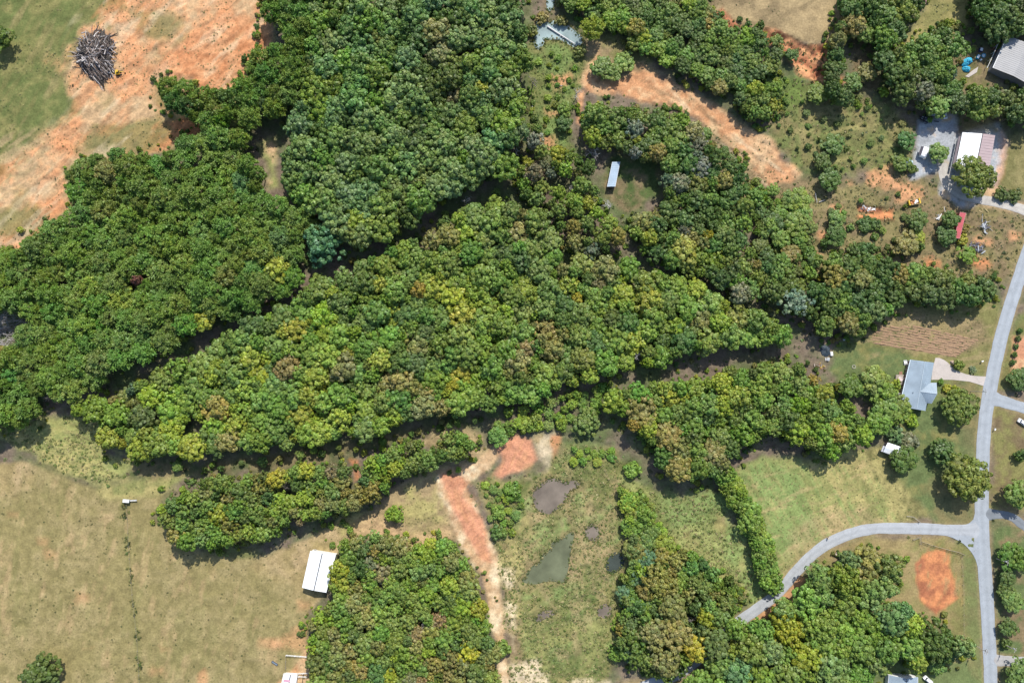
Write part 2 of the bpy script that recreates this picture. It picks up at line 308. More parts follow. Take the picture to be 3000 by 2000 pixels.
paint('deep', [(1745, 65), (1790, 68), (1860, 102), (1902, 95), (1905, 150), (1945, 185), (1925, 205), (1868, 182), (1838, 160), (1790, 112), (1750, 98)], 'gully', 2, 4, 1, 'clay', .45)
paint('rough', [(1770, 215), (1850, 195), (1950, 225), (2050, 235), (2105, 300), (2085, 385), (1960, 405), (1870, 395), (1800, 350), (1765, 285)], 'rough_ground', 4, 5, 1, 'green', .5)
paint('green', [(1930, 290), (2030, 280), (2080, 330), (2060, 380), (1950, 395), (1900, 360)], None, 8, 9, .7)
paint('marsh', [(1770, 190), (1830, 195), (1850, 245), (1780, 250)], None, 4, 5, .8)
paint('straw', [(2115, -90), (2240, -90), (2225, 65), (2165, 105), (2060, 112), (2090, 72), (2125, 20)], 'field', 3, 3, 1, 'olive', .45)
paint('brown', [(1955, 80), (2005, 80), (2015, 205), (1960, 205)], 'rough_ground', 3, 3, .9)
paint('rough', [(1725, 470), (1790, 420), (2100, 395), (2195, 455), (2430, 510), (2400, 560), (2310, 650), (2200, 640), (2060, 610), (1950, 590), (1890, 640), (1800, 620), (1740, 570)], 'rough_ground', 4, 5, 1, 'brown', .5)
paint('olive', [(2280, 330), (2430, 280), (2430, 470), (2330, 465), (2290, 430)], 'lawn', 3, 3, .9, 'rough', .5)
for q in [(1900, 545, 18), (1880, 590, 14), (2250, 600, 26), (2260, 560, 16), (2140, 605, 22), (1790, 400, 22), (2010, 410, 34), (2090, 440, 26), (1960, 425, 20), (1920, 480, 16), (2330, 545, 10)]:
    x, y, s = q; paint('orange' if s > 20 and y > 500 else 'clay', [(x - s, y - s * .6), (x + s, y - s * .5), (x + s, y + s * .5), (x - s * .8, y + s * .6)], None, 3, 5, .9)
paint('orange', [(1965, 492), (2050, 480), (2056, 508), (1975, 512)], 'pit', 1.5, 1.5, .95)
paint('deep', [(1968, 470), (2030, 478), (2030, 490), (1972, 488)], 'pit', 1, 1, .9)
paint('gravel', [(2108, 275), (2190, 262), (2205, 305), (2290, 280), (2318, 330), (2300, 400), (2285, 455), (2210, 475), (2160, 445), (2165, 395), (2095, 410), (2100, 345)], 'gravel_yard', 2.5, 3, .95, 'pale', .15)
paint('clay', [(2300, 300), (2318, 330), (2305, 400), (2285, 455), (2262, 450), (2292, 400)], None, 3, 3, .7)
paint('rough', [(2210, 270), (2285, 270), (2290, 300), (2210, 302)], None, 3, 3, .7)
paint('pale', [(2240, 440), (2300, 425), (2320, 455), (2430, 490), (2430, 520), (2330, 488), (2250, 470)], None, 3, 3, .9)
paint('dgreen', [(1395, 350), (1515, 350), (1525, 455), (1440, 482), (1385, 440)], 'clearing', 3, 3, .9, 'brown', .4)
streak('brown', [(1370, 190), (1480, 150), (1600, 215), (1800, 370), (1760, 425), (1600, 275), (1460, 238)], -35, .5, 9, .12, 6, 370); streak('cream', [(1480, 170), (1600, 225), (1800, 370), (1760, 425), (1600, 285)], -40, .5, 12, .1, 6, 380)
streak('brown', [(1640, -90), (1940, -90), (1900, 100), (1790, 92)], 20, .5, 16, .1, 4, 390); streak('straw', [(1900, 210), (2100, 240), (2085, 385), (1870, 395), (1770, 285)], 15, .45, 10, .15, 5, 400)
paint('olive', [(2185, 120), (2275, 110), (2300, 180), (2270, 215), (2190, 215)], 'clearing', 3, 3, .9, 'brown', .6)
paint('mud', [(1150, 1250), (1190, 1240), (1205, 1500), (1215, 1600), (1160, 1600), (1158, 1400)], 'meadow', 3, 4, .85, 'straw', .6)
paint('pale', [(1100, 1300), (1138, 1300), (1152, 1400), (1160, 1500), (1178, 1600), (1148, 1600), (1138, 1470), (1122, 1390)], 'dirt_track', 2, 2, .95, 'cream', .4)
for q in [(1158, 1310, 1176, 1350), (1164, 1385, 1182, 1445), (1168, 1450, 1186, 1505), (1166, 1515, 1235, 1600), (1200, 1545, 1262, 1600)]: paint('cream', [(q[0], q[1]), (q[2], q[1] + 8), (q[2] + 3, q[3]), (q[0] + 4, q[3] - 6)], None, 2.5, 4, .85)
paint('mown', [(1222, 110), (1300, 95), (1325, 150), (1305, 240), (1300, 340), (1232, 340), (1238, 210)], 'marsh', 3, 4, .75, 'green', .4)
for q in [(1290, 185), (1272, 262), (1262, 325)]: paint('clay', [(q[0] - 13, q[1] - 8), (q[0] + 12, q[1] - 10), (q[0] + 13, q[1] + 8), (q[0] - 8, q[1] + 9)], None, 3, 4, .8)
# east side of the main road and the south-east lot
paint('olive', [(2305, 790), (2430, 560), (2430, 900), (2270, 900)], 'lawn', 3, 3, .95, 'green', .5)
paint('pink', [(2325, 770), (2430, 770), (2430, 870), (2322, 868), (2318, 820)], 'planting_bed', 2, 2.5, .9, 'pale', .5)
paint('brown', [(2280, 930), (2430, 960), (2430, 1190), (2275, 1172)], 'lawn', 3, 3, 1, 'olive', .5)
paint('lawn', [(2275, 1210), (2330, 1200), (2430, 1290), (2430, 1510), (2290, 1505), (2285, 1350)], 'lawn', 3, 3, 1, 'brown', .4)
paint('lawn', [(2295, 1530), (2430, 1530), (2430, 1680), (2300, 1680)], 'lawn', 3, 3, .9, 'olive', .5)
paint('tan', [(1990, 1250), (2120, 1240), (2160, 1500), (2060, 1480), (2000, 1380)], 'lawn', 4, 3, .95, 'olive', .5)
paint('tan', [(1790, 1410), (1850, 1330), (1900, 1262), (1990, 1230), (2170, 1228), (2235, 1280), (2248, 1400), (2255, 1680), (2000, 1680), (2200, 1460), (2120, 1400), (2060, 1290), (1950, 1262)], 'lawn', 3, 3, 1, 'olive', .45)
paint('lawn', [(2215, 1280), (2245, 1290), (2262, 1600), (2235, 1600)], None, 3, 3, .6)
paint('lawn', [(2010, 1535), (2230, 1500), (2240, 1680), (1980, 1680)], 'lawn', 4, 5, .9)
paint('deep', [(2098, 1292), (2130, 1272), (2167, 1265), (2182, 1320), (2197, 1372), (2172, 1392), (2150, 1412), (2108, 1372), (2104, 1330)], 'clay_pad', 1.5, 2, 1, 'orange', .4)
paint('clay', [(1722, 1410), (1780, 1372), (1830, 1318), (1850, 1330), (1800, 1390), (1740, 1425)], 'lawn', 2, 2, .9)
paint('tan', [(1420, 1560), (1560, 1540), (1580, 1600), (1420, 1640)], 'clearing', 3, 3, .9)
paint('clay', [(660, 1560), (700, 1500), (712, 1480), (720, 1590), (650, 1600), (640, 1570)], 'clearing', 2, 3, .8, 'pale', .4)
paint('clay', [(600, 1470), (700, 1450), (700, 1490), (640, 1490)], None, 4, 5, .5)
paint('clay', [(458, 1545), (470, 1535), (478, 1600), (455, 1600)], None, 2, 2, .6)
streak('orange', [(2098, 1292), (2167, 1265), (2197, 1372), (2150, 1412)], 80, .5, 7, .0, 5, 480); streak('tan', [(2090, 1280), (2180, 1255), (2210, 1372), (2150, 1420)], 75, .55, 6, .22, 3, 490)
streak('tan2', [(1995, 720), (2270, 700), (2270, 850), (1990, 820)], 15, .5, 8, .1, 4, 500)
# road verges worn to pale soil
for L, w in ROADS:
    d = seg_d(X, Y, L) - w / 2; a = np.clip(1 - (d + N2 * .5) / 1.6, 0, 1) * .45
    col[:] = col * (1 - a[..., None]) + pal['tan2'] * a[..., None]
col *= (1 + N4 * .34 + N2 * .18)[..., None]
# relief
roadd = np.min([seg_d(X, Y, L) - w / 2 for L, w in ROADS], axis=0)
amp = {'forest_floor': .5, 'pasture': .22, 'meadow': .55, 'marsh': .6, 'rough_ground': .5, 'gully': .9, 'dirt_clearing': .38, 'lawn': .08, 'field': .2, 'clearing': .35, 'pit': .3, 'hay_field': .15, 'garden': .1, 'gravel_yard': .06, 'planting_bed': .3, 'clay_pad': .05, 'dirt_track': .15}
A = np.array([amp[z] for z in ZN])[zone]
for _ in range(3): A = (A + np.roll(A, 1, 0) + np.roll(A, -1, 0) + np.roll(A, 1, 1) + np.roll(A, -1, 1)) / 5
Z = (N4 * 1.1 + fbm(X, Y, 3.2, 77, 3) * .8 + N2 * .5) * A
dirt = np.isin(zone, [ZN.index(z) for z in ('dirt_clearing', 'gully', 'dirt_track')]).astype(float)
for _ in range(3): dirt = (dirt + np.roll(dirt, 1, 0) + np.roll(dirt, -1, 0) + np.roll(dirt, 1, 1) + np.roll(dirt, -1, 1)) / 5
for ang_, msk in ((46, X < 0), (-38, X >= 0)):
    u_, v_ = X * math.cos(R(ang_)) + Y * math.sin(R(ang_)), -X * math.sin(R(ang_)) + Y * math.cos(R(ang_))
    Z += dirt * msk * (np.abs(fbm(u_, v_ * 4 + N2 * 2, 9, 600, 4)) - .2) * 1.1
Z = Z * np.clip((roadd - .3) / 2.0, 0, 1)
gd = sdf(X, Y, OP([(1745, 65), (1790, 68), (1860, 102), (1902, 95), (1905, 150), (1945, 185), (1925, 205), (1868, 182), (1838, 160), (1790, 112), (1750, 98)]))
Z -= np.clip((gd + N2 * 3) / 3, 0, 1) * 2.0
pd = sdf(X, Y, OP([(1966, 470), (2032, 476), (2050, 490), (1972, 494)])); Z -= np.clip((pd + .5) / 1.2, 0, 1) * 1.1
bank = sdf(X, Y, OP([(1970, 494), (2052, 490), (2056, 508), (1975, 512)])); Z += np.clip((bank + .5) / 2, 0, 1) * .9
# ponds and flat places are levelled
PONDS = {
 'pond_top': ([(1232, 50), (1245, 42), (1262, 52), (1275, 46), (1300, 55), (1318, 68), (1336, 82), (1338, 96), (1328, 108), (1316, 108), (1300, 98), (1282, 92), (1262, 91), (1252, 92), (1248, 102), (1240, 112), (1232, 112), (1226, 96), (1230, 76)], 'grey'),
 'creek': ([(1256, -20), (1275, -20), (1272, 10), (1264, 26), (1256, 20)], 'grey'),
 'pond_muddy': ([(1262, 1098), (1280, 1100), (1296, 1106), (1315, 1104), (1333, 1108), (1326, 1120), (1308, 1128), (1300, 1148), (1286, 1165), (1262, 1180), (1245, 1178), (1230, 1165), (1224, 1146), (1225, 1128), (1242, 1112)], 'mud'),
 'pond_green': ([(1282, 1238), (1318, 1222), (1314, 1250), (1308, 1290), (1302, 1325), (1296, 1338), (1262, 1334), (1225, 1342), (1200, 1335), (1206, 1322), (1222, 1300), (1240, 1290), (1246, 1272), (1262, 1262), (1268, 1246)], 'green'),
 'pond_small': ([(1345, 1214), (1358, 1202), (1372, 1210), (1378, 1228), (1370, 1242), (1356, 1240), (1344, 1230)], 'mud'),
 'pond_lower': ([(1372, 1394), (1392, 1386), (1404, 1396), (1402, 1414), (1388, 1420), (1374, 1414)], 'mud'),
 'pond_lowest': ([(1226, 1420), (1246, 1404), (1270, 1402), (1274, 1410), (1256, 1420), (1236, 1428)], 'mud'),
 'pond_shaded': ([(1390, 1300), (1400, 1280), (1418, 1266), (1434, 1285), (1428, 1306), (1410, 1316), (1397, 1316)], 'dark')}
for P, k in PONDS.values():
    d = sdf(X, Y, OP(P)); w = np.clip((d + 1.5) / 2.2, 0, 1); Z = Z * (1 - np.clip((d + 4) / 4, 0, 1)) - w * .45
    rim = np.clip(1 - np.abs(d + 1) / 2.0, 0, 1) * .35; col[:] = col * (1 - rim[..., None]) + pal['mud'] * rim[..., None]
FLAT = [[(2062, 800), (2260, 820), (2262, 890), (2150, 950), (2050, 930)]]
for P in FLAT: Z *= np.clip(-sdf(X, Y, OP(P)) / 2, 0, 1)

def ground_material():
    m, n, l, p = new_mat('earth_and_grass')
    a = n.new('ShaderNodeAttribute'); a.attribute_name = 'cover'
    tc = n.new('ShaderNodeTexCoord')
    n1 = n.new('ShaderNodeTexNoise'); n1.inputs['Scale'].default_value = 1.1; n1.inputs['Detail'].default_value = 8; n1.inputs['Roughness'].default_value = .72
    l.new(tc.outputs['Object'], n1.inputs['Vector'])
    r = n.new('ShaderNodeMapRange'); r.inputs[1].default_value = .3; r.inputs[2].default_value = .7; r.inputs[3].default_value = .66; r.inputs[4].default_value = 1.3
    l.new(n1.outputs[0], r.inputs[0])
    s = n.new('ShaderNodeVectorMath'); s.operation = 'SCALE'; l.new(a.outputs['Vector'], s.inputs[0]); l.new(r.outputs[0], s.inputs['Scale'])
    l.new(s.outputs[0], p.inputs['Base Color']); p.inputs['Roughness'].default_value = .95; p.inputs['Specular IOR Level'].default_value = .1
    b = n.new('ShaderNodeBump'); b.inputs['Strength'].default_value = .6; b.inputs['Distance'].default_value = .25
    l.new(n1.outputs[0], b.inputs['Height']); l.new(b.outputs[0], p.inputs['Normal']); return m
GMAT = ground_material()
idx = np.arange(X.size).reshape(shp)
quads = np.stack([idx[:-1, :-1], idx[:-1, 1:], idx[1:, 1:], idx[1:, :-1]], -1).reshape(-1, 4)
fz = zone[:-1, :-1].ravel(); VV = np.stack([X, Y, Z], -1).reshape(-1, 3); CC = np.clip(col, .005, .9).reshape(-1, 3)
for zi, zn in enumerate(ZN):
    q = quads[fz == zi]
    if not len(q): continue
    u, inv = np.unique(q, return_inverse=True); q2 = inv.reshape(-1, 4)
    me = mesh_np(zn, VV[u], q2, GMAT, smooth=True)
    at_ = me.attributes.new('cover', 'FLOAT_VECTOR', 'POINT'); at_.data.foreach_set('vector', CC[u].astype(np.float32).ravel())
    struct(link(zn, me))
o = MB(); o.poly([(-5000, -5000, -2.6), (5000, -5000, -2.6), (5000, 5000, -2.6), (-5000, 5000, -2.6)])
struct(o.obj('ground', mat('far_ground', (.12, .12, .06), .95, .4, .02)))
def zat(x, y):
    i = int(round((x - gx[0]) / STEP)); j = int(round((y - gy[0]) / STEP))
    return float(Z[min(max(j, 0), shp[0] - 1), min(max(i, 0), shp[1] - 1)])

# roads, drives
def road(name, L, w, m, z, w0=None, flare=0):
    V = []; q = []; T = []; n = len(L); s = 0; cols = (-.5, -.47, -.36, -.24, -.12, 0, .12, .24, .36, .47, .5); tone = (.82, 1.0, 1.0, 1.07, 1.0, .93, 1.0, 1.07, 1.0, 1.0, .82); rr_ = random.Random(n); nc = len(cols)
    LL = []
    for k in range(n - 1): m_ = max(1, int((L[k + 1] - L[k]).length / 1.2)); LL += [L[k].lerp(L[k + 1], i / m_) for i in range(m_)]
    LL.append(L[-1]); L = LL; n = len(L); wl = wr = 0
    for k in range(n):
        t = (L[min(k + 1, n - 1)] - L[max(k - 1, 0)]).normalized(); nn = Vector((-t.y, t.x, 0))
        if k: s += (L[k] - L[k - 1]).length
        ww = w + flare * max(0, 1 - s / 9.0) ** 2; wl = .8 * wl + rr_.gauss(0, .07); wr = .8 * wr + rr_.gauss(0, .07)
        for j, f in enumerate(cols):
            wob = wl if f <= -.47 else wr if f >= .47 else 0
            V.append((L[k].x + nn.x * (ww * f + wob), L[k].y + nn.y * (ww * f + wob), z + .05 * (1 - 4 * f * f) - (.03 if abs(f) == .5 else 0))); T.append((tone[j],) * 3)
        if k:
            a = (k - 1) * nc
            for j in range(nc - 1): q.append((a + j, a + j + 1, a + j + nc + 1, a + j + nc))
    return struct(link(name, mesh_np(name, V, q, m, lv=T, smooth=True)))
def asphalt(name, c, patch=.12):
    m, n, l, p = new_mat(name); tc = n.new('ShaderNodeTexCoord')
    a = n.new('ShaderNodeTexNoise'); a.inputs['Scale'].default_value = .25; a.inputs['Detail'].default_value = 7
    b = n.new('ShaderNodeTexNoise'); b.inputs['Scale'].default_value = 3; b.inputs['Detail'].default_value = 5
    v = n.new('ShaderNodeTexVoronoi'); v.feature = 'DISTANCE_TO_EDGE'; v.inputs['Scale'].default_value = .16
    for q in (a, b): l.new(tc.outputs['Object'], q.inputs['Vector'])
    nv = n.new('ShaderNodeVectorMath'); nv.operation = 'MULTIPLY_ADD'; nv.inputs[1].default_value = (3, 3, 3)
    l.new(b.outputs['Color'], nv.inputs[0]); l.new(tc.outputs['Object'], nv.inputs[2]); l.new(nv.outputs[0], v.inputs['Vector'])
    cr = n.new('ShaderNodeMapRange'); cr.inputs[1].default_value = 0; cr.inputs[2].default_value = .03; cr.inputs[3].default_value = .8; cr.inputs[4].default_value = 1
    l.new(v.outputs['Distance'], cr.inputs[0])
    s = n.new('ShaderNodeMath'); s.operation = 'ADD'; l.new(a.outputs[0], s.inputs[0]); l.new(b.outputs[0], s.inputs[1])
    r = n.new('ShaderNodeMapRange'); r.inputs[1].default_value = .7; r.inputs[2].default_value = 1.3; r.inputs[3].default_value = 1 - patch; r.inputs[4].default_value = 1 + patch
    l.new(s.outputs[0], r.inputs[0]); mu = n.new('ShaderNodeMath'); mu.operation = 'MULTIPLY'; l.new(r.outputs[0], mu.inputs[0]); l.new(cr.outputs[0], mu.inputs[1])
    sc = n.new('ShaderNodeVectorMath'); sc.operation = 'SCALE'; sc.inputs[0].default_value = c; l.new(mu.outputs[0], sc.inputs['Scale'])
    wa = n.new('ShaderNodeAttribute'); wa.attribute_name = 'lv'; ad = n.new('ShaderNodeMath'); ad.operation = 'COMPARE'; ad.inputs[1].default_value = 0; ad.inputs[2].default_value = .001; l.new(wa.outputs['Fac'], ad.inputs[0])
    w1 = n.new('ShaderNodeMath'); w1.operation = 'ADD'; l.new(wa.outputs['Fac'], w1.inputs[0]); l.new(ad.outputs[0], w1.inputs[1]); s3 = n.new('ShaderNodeVectorMath'); s3.operation = 'SCALE'; l.new(sc.outputs[0], s3.inputs[0]); l.new(w1.outputs[0], s3.inputs['Scale'])
    l.new(s3.outputs[0], p.inputs['Base Color']); p.inputs['Roughness'].default_value = .85; return m
ASPH = asphalt('worn_asphalt', (.29, .315, .34)); ASPH2 = asphalt('dark_asphalt', (.17, .185, .20)); CONC = asphalt('concrete', (.44, .39, .35), .1)
PALE = asphalt('pale_lane', (.40, .37, .33), .2)
road('road', MAIN, 6.3, ASPH, .10)
road('side_road', SIDE, 5.0, asphalt('side_asphalt', (.33, .345, .36)), .092, flare=7)
road('east_road', EAST, 5.2, ASPH, .088, flare=6)
road('driveway', DRV_E, 3.8, ASPH2, .084, flare=3)
road('driveway', DRV_S, 4.2, asphalt('drive_grey', (.33, .32, .31)), .084, flare=2)
road('driveway', LANE, 4.6, PALE, .08)
def P4(x, y, z=0.0): return at(2250 + x / 3.136, 1000 + y / 3.136, z)
def sheet(name, pts, m, z): 
    b = MB(); b.slab([(p.x, p.y, z) for p in pts], .2); return struct(b.obj(name, m))
sheet('driveway', [P4(*p) for p in [(1538, 150), (1575, 152), (1615, 168), (1655, 196), (1692, 235), (1745, 275), (1820, 300), (1900, 316), (2002, 322), (1978, 408), (1930, 392), (1850, 368), (1700, 352), (1560, 350), (1500, 352), (1508, 280), (1522, 210)]], CONC, .078)
def P8(x, y): return at(2250 + x / 3.136, 1500 + y / 3.136, 0)
sheet('road', [P8(*p) for p in [(1330, 120), (1600, 124), (1760, 124), (1810, 115), (1850, 98), (1885, 65), (1905, -10), (1990, -10), (2010, 660), (1936, 660), (1925, 500), (1912, 450), (1890, 400), (1865, 362), (1830, 320), (1795, 288), (1750, 260), (1700, 235), (1640, 215), (1500, 200), (1330, 196)]], MC.get('side_asphalt') or ASPH, .0965)
# water
def water_mat(name, c, rough=.06):
    m, n, l, p = new_mat(name); tc = n.new('ShaderNodeTexCoord'); a = n.new('ShaderNodeTexNoise'); a.inputs['Scale'].default_value = .12; a.inputs['Detail'].default_value = 5
    l.new(tc.outputs['Object'], a.inputs['Vector']); r = n.new('ShaderNodeMapRange'); r.inputs[1].default_value = .3; r.inputs[2].default_value = .7; r.inputs[3].default_value = .68; r.inputs[4].default_value = 1.3
    l.new(a.outputs[0], r.inputs[0]); sc = n.new('ShaderNodeVectorMath'); sc.operation = 'SCALE'; sc.inputs[0].default_value = c
    l.new(r.outputs[0], sc.inputs['Scale']); l.new(sc.outputs[0], p.inputs['Base Color']); p.inputs['Roughness'].default_value = rough; p.inputs['IOR'].default_value = 1.33
    w = n.new('ShaderNodeTexNoise'); w.inputs['Scale'].default_value = 2.5; l.new(tc.outputs['Object'], w.inputs['Vector'])
    b = n.new('ShaderNodeBump'); b.inputs['Strength'].default_value = .05; l.new(w.outputs[0], b.inputs['Height']); l.new(b.outputs[0], p.inputs['Normal']); return m
WM = {'grey': water_mat('silty_water', (.25, .32, .32)), 'mud': water_mat('muddy_water', (.17, .14, .11)), 'green': water_mat('green_water', (.12, .13, .075)), 'dark': water_mat('shaded_water', (.05, .06, .05))}  # the dark one has the pool's shade put into its water colour
for k, (P, w) in PONDS.items():
    pts = smooth_line(OP(P) + [O(*P[0])], 5)[:-1]; rr_ = random.Random(len(P)); pts = [p + Vector((rr_.uniform(-.16, .16), rr_.uniform(-.16, .16), 0)) for p in pts]
    b = MB(); cx = sum((p for p in pts), Vector()) / len(pts)
    b.poly([(p.x, p.y, -.2) for p in pts]); struct(b.obj('creek_water' if k == 'creek' else 'pond_water', WM[w]))
#@@END_GROUND
#@@TREES
# ------------------------------------------------------------------ foliage prototypes (shared meshes)
def quad_cloud(cen, nor, hs, asp=1.0, r=None):
    "square leaf clusters at cen facing nor"
    n = len(cen); a = np.cross(nor, r.normal(size=(n, 3))); a /= np.linalg.norm(a, axis=1, keepdims=True) + 1e-9
    b = np.cross(nor, a); hs = np.asarray(hs)[:, None]
    ax, bx = a * hs * asp, b * hs
    V = np.stack([cen - ax - bx * .6, cen + ax * .5 - bx, cen + ax + bx * .7, cen - ax * .6 + bx], 1).reshape(-1, 3)
    return V, np.arange(4 * n).reshape(n, 4)
def norm(v): return v / (np.linalg.norm(v, axis=-1, keepdims=True) + 1e-9)
def crown_mesh(name, seed, R0, h0, Kc, rc, nl, low=.34, fat=1.0, hs=.3, hang=-.45):
    r = np.random.default_rng(seed)
    lob = norm(r.normal(size=(7, 3)) * (1, 1, .7)); la = r.uniform(.16, .46, 7)
    k = np.arange(Kc) + .5; z = 1 - (1 - hang) * k / Kc; ph = k * 2.39996 + r.uniform(0, 6)
    d = np.stack([np.sqrt(np.clip(1 - z * z, 0, 1)) * np.cos(ph), np.sqrt(np.clip(1 - z * z, 0, 1)) * np.sin(ph), z], 1)
    d = norm(d + r.normal(size=d.shape) * .16)
    rho = .64 + np.max(np.clip(d @ lob.T - .55, 0, 1) / .45 * la, 1) + r.uniform(-.16, .12, Kc)
    rho *= np.where(r.random(Kc) < .16, .6, 1)
    zc, zs = h0 * (low + 1) / 2, h0 * (1 - low) / 2
    c = d * rho[:, None] * np.array([R0, R0, zs * fat]) + np.array([0, 0, zc])
    rcs = rc * r.uniform(.62, 1.25, Kc)
    ax = norm(d * .75 + np.array([0, 0, .65]))
    Vs, Fs, L = [], [], []; off = 0
    for i in range(Kc):
        v = norm(r.normal(size=(nl, 3))); flip = (v @ ax[i]) < -.25; v[flip] *= -1
        p = c[i] + v * rcs[i] * r.uniform(.72, 1.05, (nl, 1)) * np.array([1, 1, .8])
        n_ = norm(v + r.normal(size=v.shape) * .26)
        V, Fq = quad_cloud(p, n_, hs * r.uniform(.6, 1.25, nl), 1.0, r)
        tone = r.uniform(.8, 1.2); lv = np.array([tone * r.uniform(.9, 1.15), tone, tone * r.uniform(.8, 1.2)]) * r.uniform(.82, 1.16, (nl, 1))
        Vs.append(V); Fs.append(Fq + off); off += len(V); L.append(np.repeat(lv, 4, 0))
    # loose inner leaves that close the crown
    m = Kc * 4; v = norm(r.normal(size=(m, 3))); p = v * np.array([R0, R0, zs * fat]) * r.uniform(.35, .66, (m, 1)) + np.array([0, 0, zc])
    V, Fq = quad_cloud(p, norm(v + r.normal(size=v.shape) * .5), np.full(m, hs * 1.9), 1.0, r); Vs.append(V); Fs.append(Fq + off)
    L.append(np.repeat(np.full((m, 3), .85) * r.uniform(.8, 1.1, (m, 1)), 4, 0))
    return np.concatenate(Vs), np.concatenate(Fs), np.concatenate(L)
def pine_mesh(seed, R0, h0):
    r = np.random.default_rng(seed); Vs, Fs, L = [], [], []; off = 0
    levels = 6
    for lv_ in range(levels):
        t = lv_ / (levels - 1); rr = R0 * math.sqrt(max(0, 1 - t ** 1.8)) * r.uniform(.78, 1.12) + .15; nb = max(1, int(round(3 + 6.5 * (1 - t))))
        zz = h0 * (.60 + .36 * t)
        for k in range(nb):
            a = 2 * math.pi * (k + r.uniform(-.35, .35)) / nb + lv_ * 1.1
            for q in ((1.0, .8) if t > .75 else (1.0, .92, .55)):
                q2 = q * r.uniform(.82, 1.06); c = np.array([math.cos(a + r.uniform(-.25, .25)) * rr * q2, math.sin(a + r.uniform(-.25, .25)) * rr * q2, zz + rr * .16 * q + r.uniform(-.4, .4)])
                rt = 1.0 * r.uniform(.7, 1.35) * (R0 / 4) ** .5; n1, n2 = 16, 16
                ax = norm(np.array([math.cos(a) * .5, math.sin(a) * .5, .9]))
                v = norm(r.normal(size=(n1 + n2, 3))); fl = (v @ ax) < -.1; v[fl] *= -1
                p = c + v * rt * .62
                V1, F1 = quad_cloud(p[:n1], norm(v[:n1] + r.normal(size=(n1, 3)) * .4), .27 * r.uniform(.7, 1.2, n1), 1.0, r)
                w = norm(np.cross(v[n1:], r.normal(size=(n2, 3)))); cc = p[n1:]; h1 = v[n1:] * rt * .5; w = w * .13
                V2 = np.stack([cc - h1 - w * .4, cc - h1 + w * .4, cc + h1 + w, cc + h1 - w], 1).reshape(-1, 3); F2 = np.arange(4 * n2).reshape(n2, 4)
                Vs += [V1, V2]; Fs += [F1 + off, F2 + off + len(V1)]; off += len(V1) + len(V2)
                tone = r.uniform(.78, 1.2); lvv = np.array([tone * r.uniform(.88, 1.15), tone, tone * r.uniform(.85, 1.15)]) * r.uniform(.85, 1.15, (n1 + n2, 1)); L.append(np.repeat(lvv, 4, 0))
    return np.concatenate(Vs), np.concatenate(Fs), np.concatenate(L)
def trunk_mesh(name, seed, R0, h0, r0, limbs=5, low=.35):
    r = random.Random(seed); b = MB(); top = Vector((r.uniform(-.4, .4), r.uniform(-.4, .4), h0 * .86))
    pts = [Vector((0, 0, -.4)), Vector((r.uniform(-.1, .1), r.uniform(-.1, .1), h0 * .3)), Vector((r.uniform(-.25, .25), r.uniform(-.25, .25), h0 * .6)), top]
    b.path(pts, r0, r0 * .25, 6)
    for k in range(limbs):
        a = 2 * math.pi * (k + r.random() * .6) / limbs; t = r.uniform(low, .75); p = pts[1].lerp(pts[3], (t - .3) / .56 if t > .3 else 0)
        q = p + Vector((math.cos(a) * R0 * .62, math.sin(a) * R0 * .62, h0 * r.uniform(.08, .2)))
        b.path([p, p.lerp(q, .5) + Vector((0, 0, -.2)), q], r0 * .42, r0 * .12, 4)
    return b.mesh(name, BARK)
def dead_mesh(name, seed, R0, h0, m, spread=1.0):
    r = random.Random(seed); b = MB()
    def grow(p, d, L, rad, lev):
        q = p + d * L; mid = p.lerp(q, .5) + Vector((r.uniform(-1, 1), r.uniform(-1, 1), r.uniform(-.5, .5))) * L * .1
        b.path([p, mid, q], rad, rad * .55, 4 if lev else 6)
        if lev >= 3: return
        for k in range(r.choice((3, 4, 4))):
            dd = (d * .55 + Vector((r.uniform(-1, 1) * spread, r.uniform(-1, 1) * spread, r.uniform(-.25, .7)))).normalized()
            grow(p.lerp(q, r.uniform(.5, 1)), dd, L * r.uniform(.5, .75), rad * .5, lev + 1)
    grow(Vector((0, 0, -.3)), Vector((0, 0, 1)), h0 * .5, .26, 0)
    return b.mesh(name, m)
PR = {}
def reg(kind, n, fn):
    PR[kind] = [fn(i) for i in range(n)]
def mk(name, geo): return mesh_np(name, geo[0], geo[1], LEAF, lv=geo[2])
# each entry: (crown mesh, trunk mesh, R0, h0)
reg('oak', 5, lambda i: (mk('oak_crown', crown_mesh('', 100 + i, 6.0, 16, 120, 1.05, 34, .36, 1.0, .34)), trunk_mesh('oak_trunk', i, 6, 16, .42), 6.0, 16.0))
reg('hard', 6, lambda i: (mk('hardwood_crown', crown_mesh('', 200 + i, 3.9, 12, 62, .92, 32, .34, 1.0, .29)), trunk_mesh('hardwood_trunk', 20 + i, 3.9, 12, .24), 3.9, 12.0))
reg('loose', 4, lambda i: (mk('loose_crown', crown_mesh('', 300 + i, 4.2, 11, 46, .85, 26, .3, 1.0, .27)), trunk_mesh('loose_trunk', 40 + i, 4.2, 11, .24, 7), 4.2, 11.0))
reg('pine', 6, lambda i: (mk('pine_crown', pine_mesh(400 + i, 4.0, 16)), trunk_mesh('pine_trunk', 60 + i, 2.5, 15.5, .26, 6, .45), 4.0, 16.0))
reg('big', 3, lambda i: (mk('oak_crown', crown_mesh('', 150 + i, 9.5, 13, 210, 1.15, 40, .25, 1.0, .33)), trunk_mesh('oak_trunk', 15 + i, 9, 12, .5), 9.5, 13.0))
reg('dome', 2, lambda i: (mk('dome_crown', crown_mesh('', 500 + i, 4.5, 9, 110, .62, 30, .08, 1.0, .24, -.75)), trunk_mesh('dome_trunk', 80 + i, 4, 8, .24), 4.5, 9.0))
